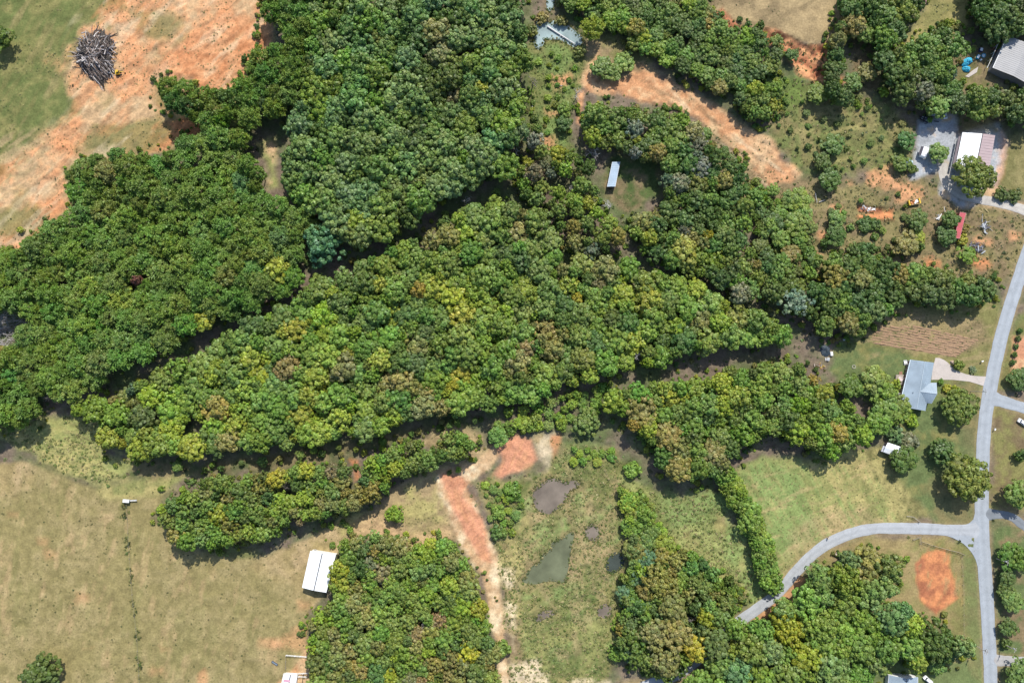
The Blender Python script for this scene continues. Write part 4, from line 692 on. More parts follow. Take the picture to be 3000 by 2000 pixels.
# ---- hedge row, yard trees and shrubs
for k in range(26):
    tt = k / 25; x, y = 1664 + (1778 - 1664) * tt + 22 * math.sin(tt * 3.1) - 8 + (8 if k % 2 else -8), 1080 + (1345 - 1080) * tt
    forced('evergreen_tree', 'dome' if k % 3 else 'hard', x, y, 4.2 + .7 * math.sin(k * 2.3), 7.5 + math.sin(k * 1.7), 'green', 'green evergreen standing in the straight hedge row left of the hay field')
YT = [  # full pixels: x, y, R, h, hue, proto, label
 (115, 1975, 9.0, 10, 'dark', 'dome', 'lone round dark tree in the bottom left corner of the pasture'),
 (0, 112, 5.6, 9, 'dark', 'hard', 'dark tree cut by the left picture edge near the top'),
 (1155, 1508, 4.3, 6, 'lime', 'dome', 'small bright green round tree in the clearing above the bottom grove'),
 (2768, 1320, 6.4, 8, 'dark', 'dome', 'round dark clipped tree on the lawn below the grey house'),
 (2652, 1348, 6.2, 7, 'dark', 'hard', 'dark bushy tree just below the white shed'),
 (2838, 1410, 11.2, 12, 'mid', 'oak', 'large spreading tree overhanging the straight road'),
 (2806, 1188, 9.0, 9, 'mid', 'oak', 'broad dark leaved tree right of the grey house'),
 (2560, 1112, 6.5, 8, 'mid', 'hard', 'mid green tree left of the deck of the grey house'),
 (2495, 1135, 5.5, 8, 'mid', 'hard', 'leftmost tree of the cluster left of the grey house'),
 (2590, 1150, 5.4, 8, 'green', 'hard', 'tree in the cluster left of the grey house, nearest its lower wall'),
 (2590, 1195, 6.2, 8, 'green', 'hard', 'green tree below the cluster beside the grey house'), (2628, 1215, 5.5, 7, 'green', 'loose', 'loose green tree between the grey house and the white shed'),
 (2640, 1190, 4.5, 6, 'mid', 'hard', 'small tree against the lower left corner of the grey house'), (2570, 1235, 6, 8, 'green', 'hard', 'green tree above and left of the white shed'),
 (2625, 1272, 4.2, 4, 'blue', 'shrub', 'blue green shrub just above the white shed'), (2662, 1292, 4.6, 3.5, 'grey', 'shrub', 'grey brown shrub at the upper right of the white shed'), (2672, 1232, 3.2, 3, 'lime', 'shrub', 'low green shrub on the lawn right of the loose green tree'),
 (2860, 515, 9.6, 11, 'mid', 'oak', 'large dark tree overhanging the white and pink roof'), (2748, 447, 4.6, 6, 'mid', 'hard', 'tree standing in the gravel yard right of the white camper'),
 (2655, 412, 4.2, 5, 'dark', 'hard', 'dark shrubby tree at the upper left edge of the gravel yard'), (2640, 476, 4.2, 4.5, 'dark', 'hard', 'dark shrubby tree beside the pale tarpaulin'), (2678, 455 + 40, 2.2, 3, 'mid', 'shrub', 'small shrub right of the pale tarpaulin'),
 (2428, 525, 5.4, 6, 'dark', 'hard', 'round dark tree in the rough ground right of the clay clearing'), (2345, 588, 5.6, 5, 'green', 'hard', 'wide green tree in the rough ground below the clay clearing'), (2318, 585, 4.2, 5, 'mid', 'hard', 'tree touching the left of the wide green tree'),
 (2690, 645, 5.0, 6, 'dark', 'hard', 'dark tree below the yellow trailer'), (2655, 715, 5.6, 6, 'olive', 'hard', 'wide olive tree left of the red container'), (2688, 695, 3.4, 4, 'yg', 'hard', 'small yellow green tree above the wide olive tree'), (2690, 722, 3.0, 4, 'dark', 'shrub', 'shrub at the right of the wide olive tree'),
 (2785, 640, 4.2, 6, 'dark', 'hard', 'tree on the upper left side of the red container'), (2772, 690, 4.6, 5, 'dark', 'hard', 'tree on the lower left side of the red container'), (2820, 700, 2.6, 3, 'yg', 'shrub', 'yellow green shrub at the lower end of the red container'), (2828, 668, 2.4, 3, 'olive', 'shrub', 'olive shrub touching the right side of the red container'),
 (2836, 745, 4.6, 4.5, 'green', 'loose', 'sparse green tree left of the lower scrap pile'), (2450, 640, 4.0, 5, 'mid', 'hard', 'tree left of the clay pit'), (2452, 690, 4.6, 5, 'dark', 'hard', 'dark tree below and left of the clay pit'), (2540, 655, 4.0, 3, 'dark', 'shrub', 'low shrubs along the lower bank of the clay pit'), (2568, 658, 3.0, 2.6, 'dark', 'shrub', 'right hand low shrub along the bank of the clay pit'),
 (2330, 655, 5.2, 6, 'mid', 'hard', 'mid green tree in the scrub left of the clay pit'), (2285, 700, 4.6, 6, 'green', 'hard', 'green tree in the scrub near the belt of trees'), (2320, 745, 4.6, 6, 'olive', 'hard', 'olive tree in the scrub above the silvery tree'), (2265, 655, 4.6, 6, 'dark', 'hard', 'dark tree at the left of the rough scrub'), (2295, 765, 4.4, 6, 'mid', 'loose', 'loose tree in the scrub just above the belt of trees'), (2385, 760, 3.4, 4.5, 'dark', 'hard', 'small dark tree left of the tree belt by the garden'), (2375, 735, 2.8, 4, 'mid', 'shrub', 'shrub above the small dark tree near the tree belt'), (2345, 690, 3.2, 5, 'green', 'hard', 'small green tree in the middle of the rough scrub'), (2415, 710, 2.2, 3, 'dark', 'shrub', 'shrub beside the orange patch in the scrub'), (2500, 730, 3.2, 3, 'dark', 'shrub', 'left shrub of the row above the tree belt'), (2530, 728, 3.4, 3, 'dark', 'shrub', 'middle shrub of the row above the tree belt'), (2555, 727, 2.6, 3, 'dark', 'shrub', 'right shrub of the row above the tree belt'),
 (2440, 425, 4.8, 5, 'dark', 'hard', 'dark bush alone in the green rough field, the upper of two'), (2412, 470, 4.2, 5, 'dark', 'hard', 'dark bush alone in the green rough field, the lower of two'), (2270, 275, 4.0, 6, 'dark', 'hard', 'dark tree at the left of the green rough field'), (2400, 275, 5.0, 6, 'mid', 'hard', 'tree at the foot of the orange gully'), (2460, 280, 4.4, 5, 'mid', 'hard', 'bushy tree right of the one at the foot of the orange gully'), (2500, 240, 4.6, 6, 'mid', 'hard', 'tree between the orange gully and the shaded clearing'), (2590, 270, 2.6, 4, 'lime', 'shrub', 'small pale shrub in the upper right rough field'), (2540, 215, 4.6, 6, 'olive', 'hard', 'olive tree at the right end of the orange gully'),
 (2320, 160, 3.2, 5, 'dark', 'hard', 'dark bush growing in the orange gully'), (2275, 120, 3.0, 5, 'mid', 'hard', 'bush at the upper end of the orange gully'), (2475, 95, 4.0, 7, 'dark', 'hard', 'dark tree on the right edge of the tan upper field'), (2445, 140, 3.4, 6, 'dark', 'hard', 'narrow dark tree below the tan upper field'),
 (2810, 1068, 2.7, 2.6, 'mid', 'shrub', 'round shrub beside the rock where the driveway widens'), (2757, 1118, 1.5, 1.6, 'green', 'shrub', 'small shrub below the driveway nearest the house'), (2775, 1136, 2.0, 2, 'yg', 'shrub', 'yellow green shrub in front of the grey house'), (2800, 1143, 2.4, 3, 'yg', 'shrub', 'yellow green shrub above the broad tree by the house'), (2660, 1208, 2.6, 2.4, 'lime', 'shrub', 'leafy plant at the bottom wall of the grey house'), (2852, 1083, 1.9, 1.2, 'grey', 'shrub', 'pale low plant on the verge above the driveway'), (2626, 1125, 2.4, 3, 'yg', 'shrub', 'yellow green shrub beside the deck of the grey house'),
 (2988, 1108, 5.4, 4.6, 'dark', 'hard', 'dark tree at the right edge below the planting bed'), (2990, 1335, 3.0, 3.5, 'dark', 'shrub', 'dark shrub at the right edge on the brown lawn'), (2985, 1452, 6.6, 9, 'mid', 'hard', 'tree at the right edge above the upper right driveway'), (2968, 1630, 6.0, 6, 'mid', 'hard', 'upper tree of the row along the right of the straight road'), (2950, 1690, 3.8, 5, 'dark', 'hard', 'second narrow tree of the row right of the straight road'), (2945, 1728, 3.4, 4.4, 'dark', 'hard', 'third narrow tree of the row right of the straight road'), (2966, 1765, 5.0, 5, 'mid', 'hard', 'round tree in the middle of the roadside row at right'), (2955, 1838, 3.8, 4.6, 'dark', 'hard', 'lower tree of the row right of the straight road'), (2950, 1885, 2.6, 3, 'dark', 'shrub', 'lowest shrub of the row right of the straight road'), (2995, 1640, 5, 8, 'mid', 'hard', 'tree at the right edge beside the roadside row'), (2985, 1975, 7.5, 7, 'mid', 'loose', 'tree in the bottom right corner below the driveway'),
 (2935, 575 - 6, 3.6, 2.6, 'dark', 'shrub', 'left bush of the pair above the pale lane'), (2975, 572, 3.4, 2.6, 'dark', 'shrub', 'right bush of the pair above the pale lane'), (2770, 1905, 5.4, 7, 'dark', 'hard', 'dark tree under the right end of the bottom right grove'), (2745, 1948, 4.6, 5, 'mid', 'loose', 'loose bush beside the white car at the bottom'), (2720, 1925, 4.6, 6, 'dark', 'hard', 'tree above the white car at the bottom'),
 (1718, 1235, 6.6, 7, 'mid', 'dome', 'round grey green tree between the meadow and the grove'), (1460, 1275, 4.4, 5, 'green', 'hard', 'bush at the head of the clay pad, left side'), (1535, 1238, 4.4, 4.0, 'lime', 'shrub', 'left low thicket above the clay pad'), (1575, 1245, 3.2, 3.0, 'lime', 'shrub', 'right low thicket above the clay pad'), (1645, 1245, 3.0, 3.4, 'green', 'shrub', 'narrow bush left of the round grey green tree'),
 (1855, 1375, 4.0, 4, 'green', 'shrub', 'bright bush in the dark gap right of the meadow'), (1845, 1470, 5.0, 5, 'lime', 'hard', 'upper bush of the scrub column right of the muddy pond'), (1880, 1510, 5.0, 5, 'green', 'hard', 'second bush of the scrub column right of the muddy pond'), (1850, 1545, 5.0, 5, 'green', 'hard', 'third bush of the scrub column, left side'), (1895, 1575, 5.0, 5, 'mid', 'hard', 'bush of the scrub column right of the small pool'), (1860, 1610, 5.6, 6, 'olive', 'hard', 'olive bush of the scrub column above the shaded pool'), (1905, 1640, 6.2, 7, 'blue', 'dome', 'smooth green mound of leaves right of the shaded pool'), (1945, 1600, 5, 5, 'yg', 'hard', 'yellow green bush right of the scrub column'), (1930, 1555, 4, 4, 'lime', 'shrub', 'bright thicket right of the scrub column'), (1880, 1690, 5.6, 7, 'blue', 'dome', 'lower smooth green mound beside the shaded pool'), (1805, 1915, 3.6, 4, 'green', 'dome', 'left round bush at the lower end of the meadow'), (1855, 1905, 5.6, 7, 'blue', 'dome', 'smooth green mound at the lower right of the meadow'), (2020, 1690, 5, 5, 'dark', 'dome', 'dark mound of leaves at the foot of the straw field'), (2130, 1715, 3, 3.4, 'dark', 'shrub', 'small dark bush near the lower end of the hedge row'), (2095, 1730, 4.6, 5, 'green', 'hard', 'green bush left of the lower end of the hedge row'), (1835, 1745, 4.2, 5, 'blue', 'hard', 'blue green tree below the shaded pool'), (1880, 1770, 5.4, 8, 'lime', 'loose', 'bright leafy tree left of the huge olive crown'),
 (1470, 1900, 4.2, 5, 'mid', 'shrub', 'bush on the right edge of the bottom grove by the track'), (1500, 1440, 4.4, 4, 'green', 'shrub', 'thicket between the clay track and the muddy pond'), (1460, 1500, 3.4, 3.4, 'green', 'shrub', 'bush on the right bank of the clay track'), (1455, 1560, 3.2, 3, 'dark', 'shrub', 'lower bush on the right bank of the clay track'),
 (1655, 440 - 120, 3.4, 5, 'mid', 'hard', 'small tree on the creek bank left of the clay clearing'), (1650, 360, 3.6, 5, 'dark', 'hard', 'dark tree on the creek bank below the pale dead crown'), (1760, 195, 5.0, 6, 'mid', 'hard', 'tree at the left head of the clay clearing'), (1830, 180, 4.6, 5, 'green', 'hard', 'bright tree at the head of the clay clearing'), (1800, 210, 4.0, 5, 'mid', 'hard', 'tree between the two at the head of the clay clearing'), (1735, 80, 4.6, 11, 'lime', 'pine', 'tall thin pine standing alone right of the pale pond'), (1700, 150, 3.2, 4, 'olive', 'shrub', 'olive bush at the right shore of the pale pond'), (1590, 50, 3.2, 3, 'olive', 'shrub', 'olive bush at the upper shore of the pale pond'), (1560, 90, 3.0, 3, 'olive', 'shrub', 'olive bush at the left shore of the pale pond'), (1645, 60, 3.0, 3, 'olive', 'shrub', 'right olive bush at the upper shore of the pale pond')]
for x, y, r, h, hue, pr, lab in YT:
    p = at(x, y, h * .65); take(p.x, p.y, r); TREES.append(('shrub' if pr == 'shrub' else 'yard_tree' if x > 2440 else 'field_tree', pr, p.x, p.y, r, h, hue, '', lab, x / K, y / K))
# planting bed by the road
BED = [(2988, 968), (2984, 991), (2978, 1015), (2972, 1038), (2968, 1061)]
for i, (x, y) in enumerate(BED):
    p = at(x, y, .8); TREES.append(('shrub', 'shrub', p.x, p.y, 1.35, 1.7, 'dark', '', ['topmost', 'second', 'middle', 'fourth', 'lowest'][i] + ' round shrub in the orange planting bed by the road', x / K, y / K))

# ---- link: forced and the largest 300 of each kind as things, the rest of a kind as one object
WORD = dict(shrub='shrub', pine_tree='pine', oak_tree='oak', hardwood_tree='hardwood', broadleaf_tree='tree')
NAMEMAP = dict(yard_tree='broadleaf_tree', field_tree='broadleaf_tree')
def px_of(x, y, z):
    v = Vector((x, y, z - H)); yy = v.y * ct + v.z * st; zz = -v.y * st + v.z * ct
    return (1500 + F * v.x / -zz) / K, (1000 - F * yy / -zz) / K
from collections import defaultdict
BYK = defaultdict(list)
for t in TREES: BYK[t[0]].append(t)
REST = defaultdict(list)
for kind, L in BYK.items():
    def inview(t):
        a, b = px_of(t[2], t[3], t[5] * .7); return -20 < a < 2372 and -20 < b < 1588
    L.sort(key=lambda t: (t[8] is None, not inview(t), -t[4]))
    for i, t in enumerate(L):
        _, proto, x, y, r, h, hue, wood, lab, ox, oy = t
        if lab is None and (i >= 300 or not inview(t)): REST[kind].append(t); continue
        if lab is None:
            a, b = px_of(x, y, h * .7); sz = 'big' if r > 5 else 'small' if r < 3.4 else 'medium'
            lab = f"{sz} {HW[hue]} {WORD[kind]}, {wood}, near {near(a, b)}"; g = f'trees of the {wood}'
        else: g = 'evergreens of the hedge row' if kind == 'evergreen_tree' else 'shrubs in the planting bed' if 'planting bed by' in lab else None
        add_tree(NAMEMAP.get(kind, kind), proto, x, y, r, h, hue, lab, 'shrub' if kind == 'shrub' else 'tree', g)
PRC = {}
def scatter(name, pts, protos, label, cat):
    "one object that instances whole plants on points: pts = (x, y, z, proto index, rotation, scale xy, scale z, tint)"
    me = bpy.data.meshes.new(name); n = len(pts)
    me.vertices.add(n); me.vertices.foreach_set('co', np.array([p[:3] for p in pts], np.float32).ravel())
    def A_(nm, ty, vals, key):
        a = me.attributes.new(nm, ty, 'POINT'); a.data.foreach_set(key, np.asarray(vals).ravel())
    A_('pi', 'INT', np.array([p[3] for p in pts], np.int32), 'value')
    A_('rot', 'FLOAT_VECTOR', np.array([(0, 0, p[4]) for p in pts], np.float32), 'vector')
    A_('sc', 'FLOAT_VECTOR', np.array([(p[5], p[5], p[6]) for p in pts], np.float32), 'vector')
    A_('tint', 'FLOAT_COLOR', np.array([p[7] for p in pts], np.float32), 'color')
    o = link(name, me); o['kind'] = 'stuff'; tag(o, label, cat)
    ng = bpy.data.node_groups.new(name, 'GeometryNodeTree'); ng.interface.new_socket('Geometry', in_out='INPUT', socket_type='NodeSocketGeometry'); ng.interface.new_socket('Geometry', in_out='OUTPUT', socket_type='NodeSocketGeometry')
    N, Lk = ng.nodes, ng.links; gi = N.new('NodeGroupInput'); go = N.new('NodeGroupOutput')
    jn = N.new('GeometryNodeJoinGeometry')
    for po in reversed(protos):
        oi = N.new('GeometryNodeObjectInfo'); oi.inputs['Object'].default_value = po; oi.inputs['As Instance'].default_value = False
        g2 = N.new('GeometryNodeGeometryToInstance'); Lk.new(oi.outputs['Geometry'], g2.inputs[0]); Lk.new(g2.outputs[0], jn.inputs[0])
    ip = N.new('GeometryNodeInstanceOnPoints'); Lk.new(gi.outputs[0], ip.inputs['Points']); Lk.new(jn.outputs[0], ip.inputs['Instance']); ip.inputs['Pick Instance'].default_value = True
    for nm, ty, sock in (('pi', 'INT', 'Instance Index'), ('rot', 'FLOAT_VECTOR', 'Rotation'), ('sc', 'FLOAT_VECTOR', 'Scale')):
        na = N.new('GeometryNodeInputNamedAttribute'); na.data_type = ty; na.inputs['Name'].default_value = nm
        Lk.new(na.outputs['Attribute'], ip.inputs[sock])
    Lk.new(ip.outputs[0], go.inputs[0])
    md = o.modifiers.new('scatter', 'NODES'); md.node_group = ng; return o
PO = {}
def proto_obj(kind, i):
    "crown and trunk of one prototype joined; not linked to the scene"
    if (kind, i) not in PO:
        cm, tm = PR[kind][i][:2]; bm = bmesh.new(); bm.from_mesh(cm); k = len(bm.faces); bm.from_mesh(tm)
        bm.faces.ensure_lookup_table()
        for f in bm.faces[k:]: f.material_index = 1
        me = bpy.data.meshes.new('whole_tree'); bm.to_mesh(me); bm.free(); me.materials.append(LEAF); me.materials.append(BARK)
        PO[(kind, i)] = bpy.data.objects.new('whole_tree', me)
    return PO[(kind, i)]
for kind, L in REST.items():
    if not L: continue
    protos = []; ix = {}; pts = []
    for _, proto, x, y, r, h, hue, *_r in L:
        i = int(rng.integers(len(PR[proto]))); key = (proto, i)
        if key not in ix: ix[key] = len(protos); protos.append(proto_obj(proto, i))
        P = PR[proto][i]; pts.append((x, y, zat(x, y) - .1, ix[key], rng.uniform(0, 6.28), r / P[2], h / P[3], tint_of(hue)))
    wl = dict(pine_tree='remaining smaller pines filling the left pine wood', oak_tree='remaining smaller oaks filling the upper wood', hardwood_tree='remaining smaller hardwoods filling the middle wood', broadleaf_tree='remaining smaller trees filling the other groves').get(kind, 'remaining plants at the picture edge')
    scatter({'pine_tree': 'pine_wood', 'oak_tree': 'oak_wood', 'hardwood_tree': 'hardwood_wood'}.get(kind, 'grove'), pts, protos, wl, 'wood')
print('TREES', {k: len(v) for k, v in BYK.items()}, 'REST', {k: len(v) for k, v in REST.items()})
# scrub and saplings that fray the wood edges
FR = []; SH = [proto_obj('shrub', i) for i in range(len(PR['shrub']))]
for poly in WOODS:
    P = OP(poly); xs = [p.x for p in P]; ys = [p.y for p in P]; n = int(len(P) * 130)
    xx = rng.uniform(min(xs) - 4, max(xs) + 4, n); yy = rng.uniform(min(ys) - 6, max(ys) + 3, n); d = sdf(xx, yy, P) + vnoise(xx, yy, 11, 97) * 6
    rd = np.min([seg_d(xx, yy, L) - w / 2 for L, w in ROADS], axis=0)
    for hp in KEEP + [[(1366, 355), (1515, 350), (1525, 450), (1440, 482), (1385, 450)], [(2035, 800), (2160, 815), (2160, 945), (2050, 940)], [(590, 320), (650, 320), (655, 442), (610, 442)], [(2150, 270), (2300, 280), (2300, 460), (2100, 420)]] + [[(1222, 80), (1340, 80), (1325, 150), (1310, 240), (1300, 345), (1230, 345), (1236, 210)]] + [q for q, _ in PONDS.values()]: rd = np.minimum(rd, -sdf(xx, yy, OP(hp)))
    for i in np.nonzero((d > -3.2) & (d < 3) & (rd > 2.0))[0][:150]:
        s = .28 + .55 * rng.random() ** 1.6; hue = ['dark', 'mid', 'green', 'olive', 'mid', 'lime', 'yg'][rng.integers(7)]; FR.append((xx[i], yy[i], zat(xx[i], yy[i]) - .1, int(rng.integers(len(SH))), rng.uniform(0, 6.28), s, s * rng.uniform(.7, 1.25), tint_of(hue)))
scatter('edge_scrub', FR, SH, 'low scrub and saplings fraying the edges of the woods', 'scrub')
# dead and bare trees
for i, (x, y, h, s, kind, lab) in enumerate(DEADLIST):
    p = at(x, y, h * .8); t = thing('dead_tree', lab, 'dead tree', (p.x, p.y, zat(p.x, p.y)), i * 1.3)
    m = (DEAD if kind == 0 else DEADB); t.scale = (s * h / 9, s * h / 9, h / 9); link('branches', m[i % len(m)], t)
#@@END_TREES
#@@OBJECTS
# ------------------------------------------------------------------ buildings
WHITE = mat('white_metal_roof', (.76, .78, .79), .45, .10, .5, spec=.4); GREYR = mat('blue_grey_metal_roof', (.25, .31, .36), .4, .22, .18, spec=.5)
PINKR = mat('faded_pink_roof', (.40, .31, .31), .6, .08, .4); REDR = mat('red_metal_roof', (.46, .10, .11), .5, .1, .5); DARKM = mat('dark_metal', (.03, .03, .035), .5, .2)
WALLW = mat('white_siding', (.68, .68, .66), .6, .06, 1); WALLT = mat('tan_siding', (.42, .36, .30), .7, .08, 1); GLASS = mat('window_glass', (.03, .04, .05), .08, .1, 1, spec=.6)
TRIM = mat('white_trim', (.78, .78, .77), .5, .03, 1); WOOD = mat('grey_wood', (.33, .28, .23), .8, .2, 2, streak=(1, 12, 1)); RUBBER = mat('black_rubber', (.02, .02, .02), .8, .1)
RUSTY = mat('rusty_steel', (.25, .12, .08), .8, .3, 2); YELLOW = mat('yellow_paint', (.62, .40, .04), .5, .1, 2); BLUET = mat('blue_plastic', (.05, .36, .52), .5, .12, 1.2); PALEB = mat('pale_blue_sheet', (.42, .56, .62), .5, .1, 1)
ROOF60 = mat('mobile_home_roof', (.33, .42, .50), .45, .1, .4)
def lerp(a, b, t): return Vector(a) * (1 - t) + Vector(b) * t
def roof_plane(mb, a, b, c, d, seams=10, th=.12):
    "a-b eave, d-c ridge"
    mb.slab([a, b, c, d], th); n = (Vector(b) - Vector(a)).cross(Vector(d) - Vector(a)).normalized(); n = n if n.z > 0 else -n
    u = (Vector(b) - Vector(a)).normalized() * .035
    for k in range(1, seams):
        t = k / seams; p, q = lerp(a, b, t), lerp(d, c, t); i = len(mb.v)
        mb.v += [tuple(p - u + n * .002), tuple(p + u + n * .002), tuple(q + u + n * .002), tuple(q - u + n * .002), tuple(p + n * .06), tuple(q + n * .06)]
        mb.f += [[i, i + 4, i + 5, i + 3], [i + 1, i + 2, i + 5, i + 4]]
def wall_ring(mb, pts, z0, tops, inset=.35):
    c = sum((Vector(p) for p in pts), Vector()) / len(pts); q = [Vector(p) + (c - Vector(p)).normalized() * inset for p in pts]
    for k in range(len(q)):
        a, b = q[k], q[(k + 1) % len(q)]; mb.poly([(a.x, a.y, z0), (b.x, b.y, z0), (b.x, b.y, tops[(k + 1) % len(q)]), (a.x, a.y, tops[k])])
    return q
def opening(parent, name, a, b, t0, t1, z0, z1, m, out, frame=True):
    "door or window pane on wall a-b, standing slightly proud, with a frame"
    a, b = Vector((a.x, a.y, 0)), Vector((b.x, b.y, 0)); d = (b - a).normalized(); n = Vector((d.y, -d.x, 0))
    if n.dot(out) < 0: n = -n
    p, q = lerp(a, b, t0), lerp(a, b, t1); mb = MB(); mid = (p + q) / 2 + n * .03; w = (q - p).length; rz = math.atan2(d.y, d.x)
    mb.box((mid.x, mid.y, (z0 + z1) / 2), (w, .06, z1 - z0), rz); o = mb.obj(name, m, parent)
    if frame:
        fb = MB(); e = mid + n * .03
        for zz in (z0, z1): fb.box((e.x, e.y, zz), (w + .2, .09, .1), rz)
        for s in (p, q): s2 = s + n * .06; fb.box((s2.x, s2.y, (z0 + z1) / 2), (.1, .09, z1 - z0 - .1), rz)
        fb.obj('frame', TRIM, o)
    return o
def gable(name, label, nw, ne, se, sw, rn, rs, ze, zr, roofm, wallm, east=None, seams=12):
    NW, NE, SE, SW = (at(*p, ze) for p in (nw, ne, se, sw)); RN, RS = at(*rn, zr), at(*rs, zr)
    t = thing(name, label, 'building')
    a = MB(); roof_plane(a, SW, NW, RN, RS, seams); a.obj('roof', roofm, t)
    b = MB(); roof_plane(b, NE, SE, RS, RN, seams); b.obj('roof', east or roofm, t)
    rc = MB(); rc.slab([RN + (NW - RN).normalized() * .2 + Vector((0, 0, .06)), RN + Vector((0, 0, .09)), RS + Vector((0, 0, .09)), RS + (SW - RS).normalized() * .2 + Vector((0, 0, .06))], .03)
    rc.slab([RN + Vector((0, 0, .092)), RN + (NE - RN).normalized() * .2 + Vector((0, 0, .06)), RS + (SE - RS).normalized() * .2 + Vector((0, 0, .06)), RS + Vector((0, 0, .092))], .03); rc.obj('ridge_cap', DARKM if roofm is WHITE else roofm, t)
    q = wall_ring(w := MB(), [NW, NE, SE, SW], -.3, [ze - .1] * 4)
    for e, r in (((q[0], q[1]), RN), ((q[2], q[3]), RS)):
        m = (e[0] + e[1]) / 2; w.poly([(e[0].x, e[0].y, ze - .1), (e[1].x, e[1].y, ze - .1), (m.x, m.y, zr - .2)])
    w.obj('wall', wallm, t); return t, q, (NW, NE, SE, SW, RN, RS)
# barn in the pasture
t, q, _ = gable('barn', 'long white metal roofed barn at the left edge of the bottom grove', (908.9, 1612.9), (984, 1624.7), (956, 1735), (884.8, 1720.3), (944, 1620.7), (919.4, 1729), 4.0, 5.4, WHITE, WALLW)
north = q[0] - q[3]; north.z = 0
opening(t, 'door', q[3], q[2], .3, .7, -.1, 3.4, DARKM, -north); opening(t, 'door', q[0], q[1], .06, .16, -.1, 2.1, mat('grey_door', (.35, .36, .37), .5, .05), north)
for k in range(3): opening(t, 'window', q[0], q[3], .2 + .25 * k, .28 + .25 * k, 1.3, 2.3, GLASS, q[0] - q[1])
# white and pink roofed building in the gravel yard
t, q, _ = gable('workshop', 'building with half white half faded pink roof in the gravel yard', (2820, 387.8), (2915.5, 396.7), (2899, 495), (2798.8, 489), (2879.5, 391.7), (2859, 490.5), 3.2, 5.2, WHITE, WALLT, PINKR)
opening(t, 'door', q[3], q[0], .15, .4, -.1, 2.6, WALLW, q[3] - q[2]); opening(t, 'window', q[3], q[0], .6, .72, 1, 2, GLASS, q[3] - q[2]); opening(t, 'window', q[3], q[0], .8, .9, 1, 2, GLASS, q[3] - q[2])
b = MB(); P = [at(2809, 400, 2.9), at(2815, 400, 2.95), at(2796, 489, 2.95), at(2789, 489, 2.9)]; b.slab([P[0], P[3], P[2], P[1]], .08)
b.obj('porch_roof', mat('purple_brown_roof', (.16, .13, .14), .7, .1), t)
for k in range(4):
    p = lerp(P[0], P[3], k / 3 * .96 + .02); pb = MB(); pb.box((p.x + .15, p.y, 1.4), (.14, .14, 2.8)); pb.obj('porch_post', TRIM, t)
# the grey roofed house
def Z3(x, y, z): return at(2600 + x / 4.48, 1020 + y / 4.48, z)
t = thing('house', 'ranch house with blue grey metal roof and cross gable', 'building'); ze, zr = 3.0, 5.0
NWp, NEp, SEp, SWp = Z3(312, 150, ze), Z3(610, 187, ze), Z3(500, 820, ze), Z3(168, 762, ze); RN, RS = Z3(490, 172, zr), Z3(382, 800, zr)
a = MB(); roof_plane(a, SWp, NWp, RN, RS, 26); a.obj('roof', GREYR, t); a = MB(); roof_plane(a, NEp, SEp, RS, RN, 26); a.obj('roof', GREYR, t)
rc = MB(); rc.tube(RN + Vector((0, 0, .05)), RS + Vector((0, 0, .05)), .12); rc.obj('ridge_cap', mat('light_ridge', (.42, .48, .52), .4, .05), t)
G1, G2, GR = Z3(640, 450, ze), Z3(575, 725, ze), Z3(648, 597, 4.75); GI = lerp(RN, RS, .63); V1, V2 = lerp(NEp, SEp, .42), lerp(NEp, SEp, .84)
GI = Vector((GI.x, GI.y, 4.78))
b = MB(); up = Vector((0, 0, .1)); roof_plane(b, V1 + up, G1 + up, GR + up, GI + up, 9); roof_plane(b, G2 + up, V2 + up, GI + up, GR + up, 9); g = b.obj('cross_gable_roof', GREYR, t)
tr = MB(); tr.tube(GI + up * 1.5, GR + up * 1.5, .1); tr.tube(GI + up * 1.3, V2 + up * 1.2, .07); tr.tube(G2 + up, GR + up * 1.3, .08); tr.tube(G1 + up, GR + up * 1.3, .08); tr.obj('trim', MC['light_ridge'], g)
q = wall_ring(w := MB(), [NWp, NEp, SEp, SWp], -.2, [ze - .1] * 4)
for e, r in (((q[0], q[1]), zr), ((q[2], q[3]), zr)): m = (e[0] + e[1]) / 2; w.poly([(e[0].x, e[0].y, ze - .1), (e[1].x, e[1].y, ze - .1), (m.x, m.y, r - .2)])
qq = [lerp(V1, G1, .0), lerp(V1, G1, .9), lerp(V2, G2, .9), lerp(V2, G2, .0)]
for k in range(3): w.poly([(qq[k].x, qq[k].y, -.2), (qq[k + 1].x, qq[k + 1].y, -.2), (qq[k + 1].x, qq[k + 1].y, ze), (qq[k].x, qq[k].y, ze)])
gm = (qq[1] + qq[2]) / 2; w.poly([(qq[1].x, qq[1].y, ze), (qq[2].x, qq[2].y, ze), (gm.x, gm.y, 4.6)]); w.obj('wall', mat('brick_wall', (.30, .18, .14), .85, .12, 3), t)
out = q[0] - q[1]
for k in range(5): opening(t, 'window' if k != 2 else 'door', q[0], q[3], .08 + k * .18, .15 + k * .18, .9 if k != 2 else .1, 2.1, GLASS, out)
opening(t, 'window', qq[1], qq[2], .3, .7, .9, 2.1, GLASS, -out); opening(t, 'garage_door', q[1], q[2], .05, .33, -.1, 2.3, WALLW, -out)
gb = MB(); e0, e1 = Z3(297, 150, 2.9), Z3(152, 755, 2.9); gb.slab([e1, SWp - Vector((.05, 0, .1)), NWp - Vector((.05, 0, .1)), e0], .1); gb.obj('porch_roof', mat('pale_porch_roof', (.50, .58, .63), .4, .06), t)
for k in range(6): p = lerp(e0, e1, .02 + k * .19); pb = MB(); pb.box((p.x + .15, p.y, 1.4), (.16, .16, 2.8)); pb.obj('porch_post', TRIM, t)
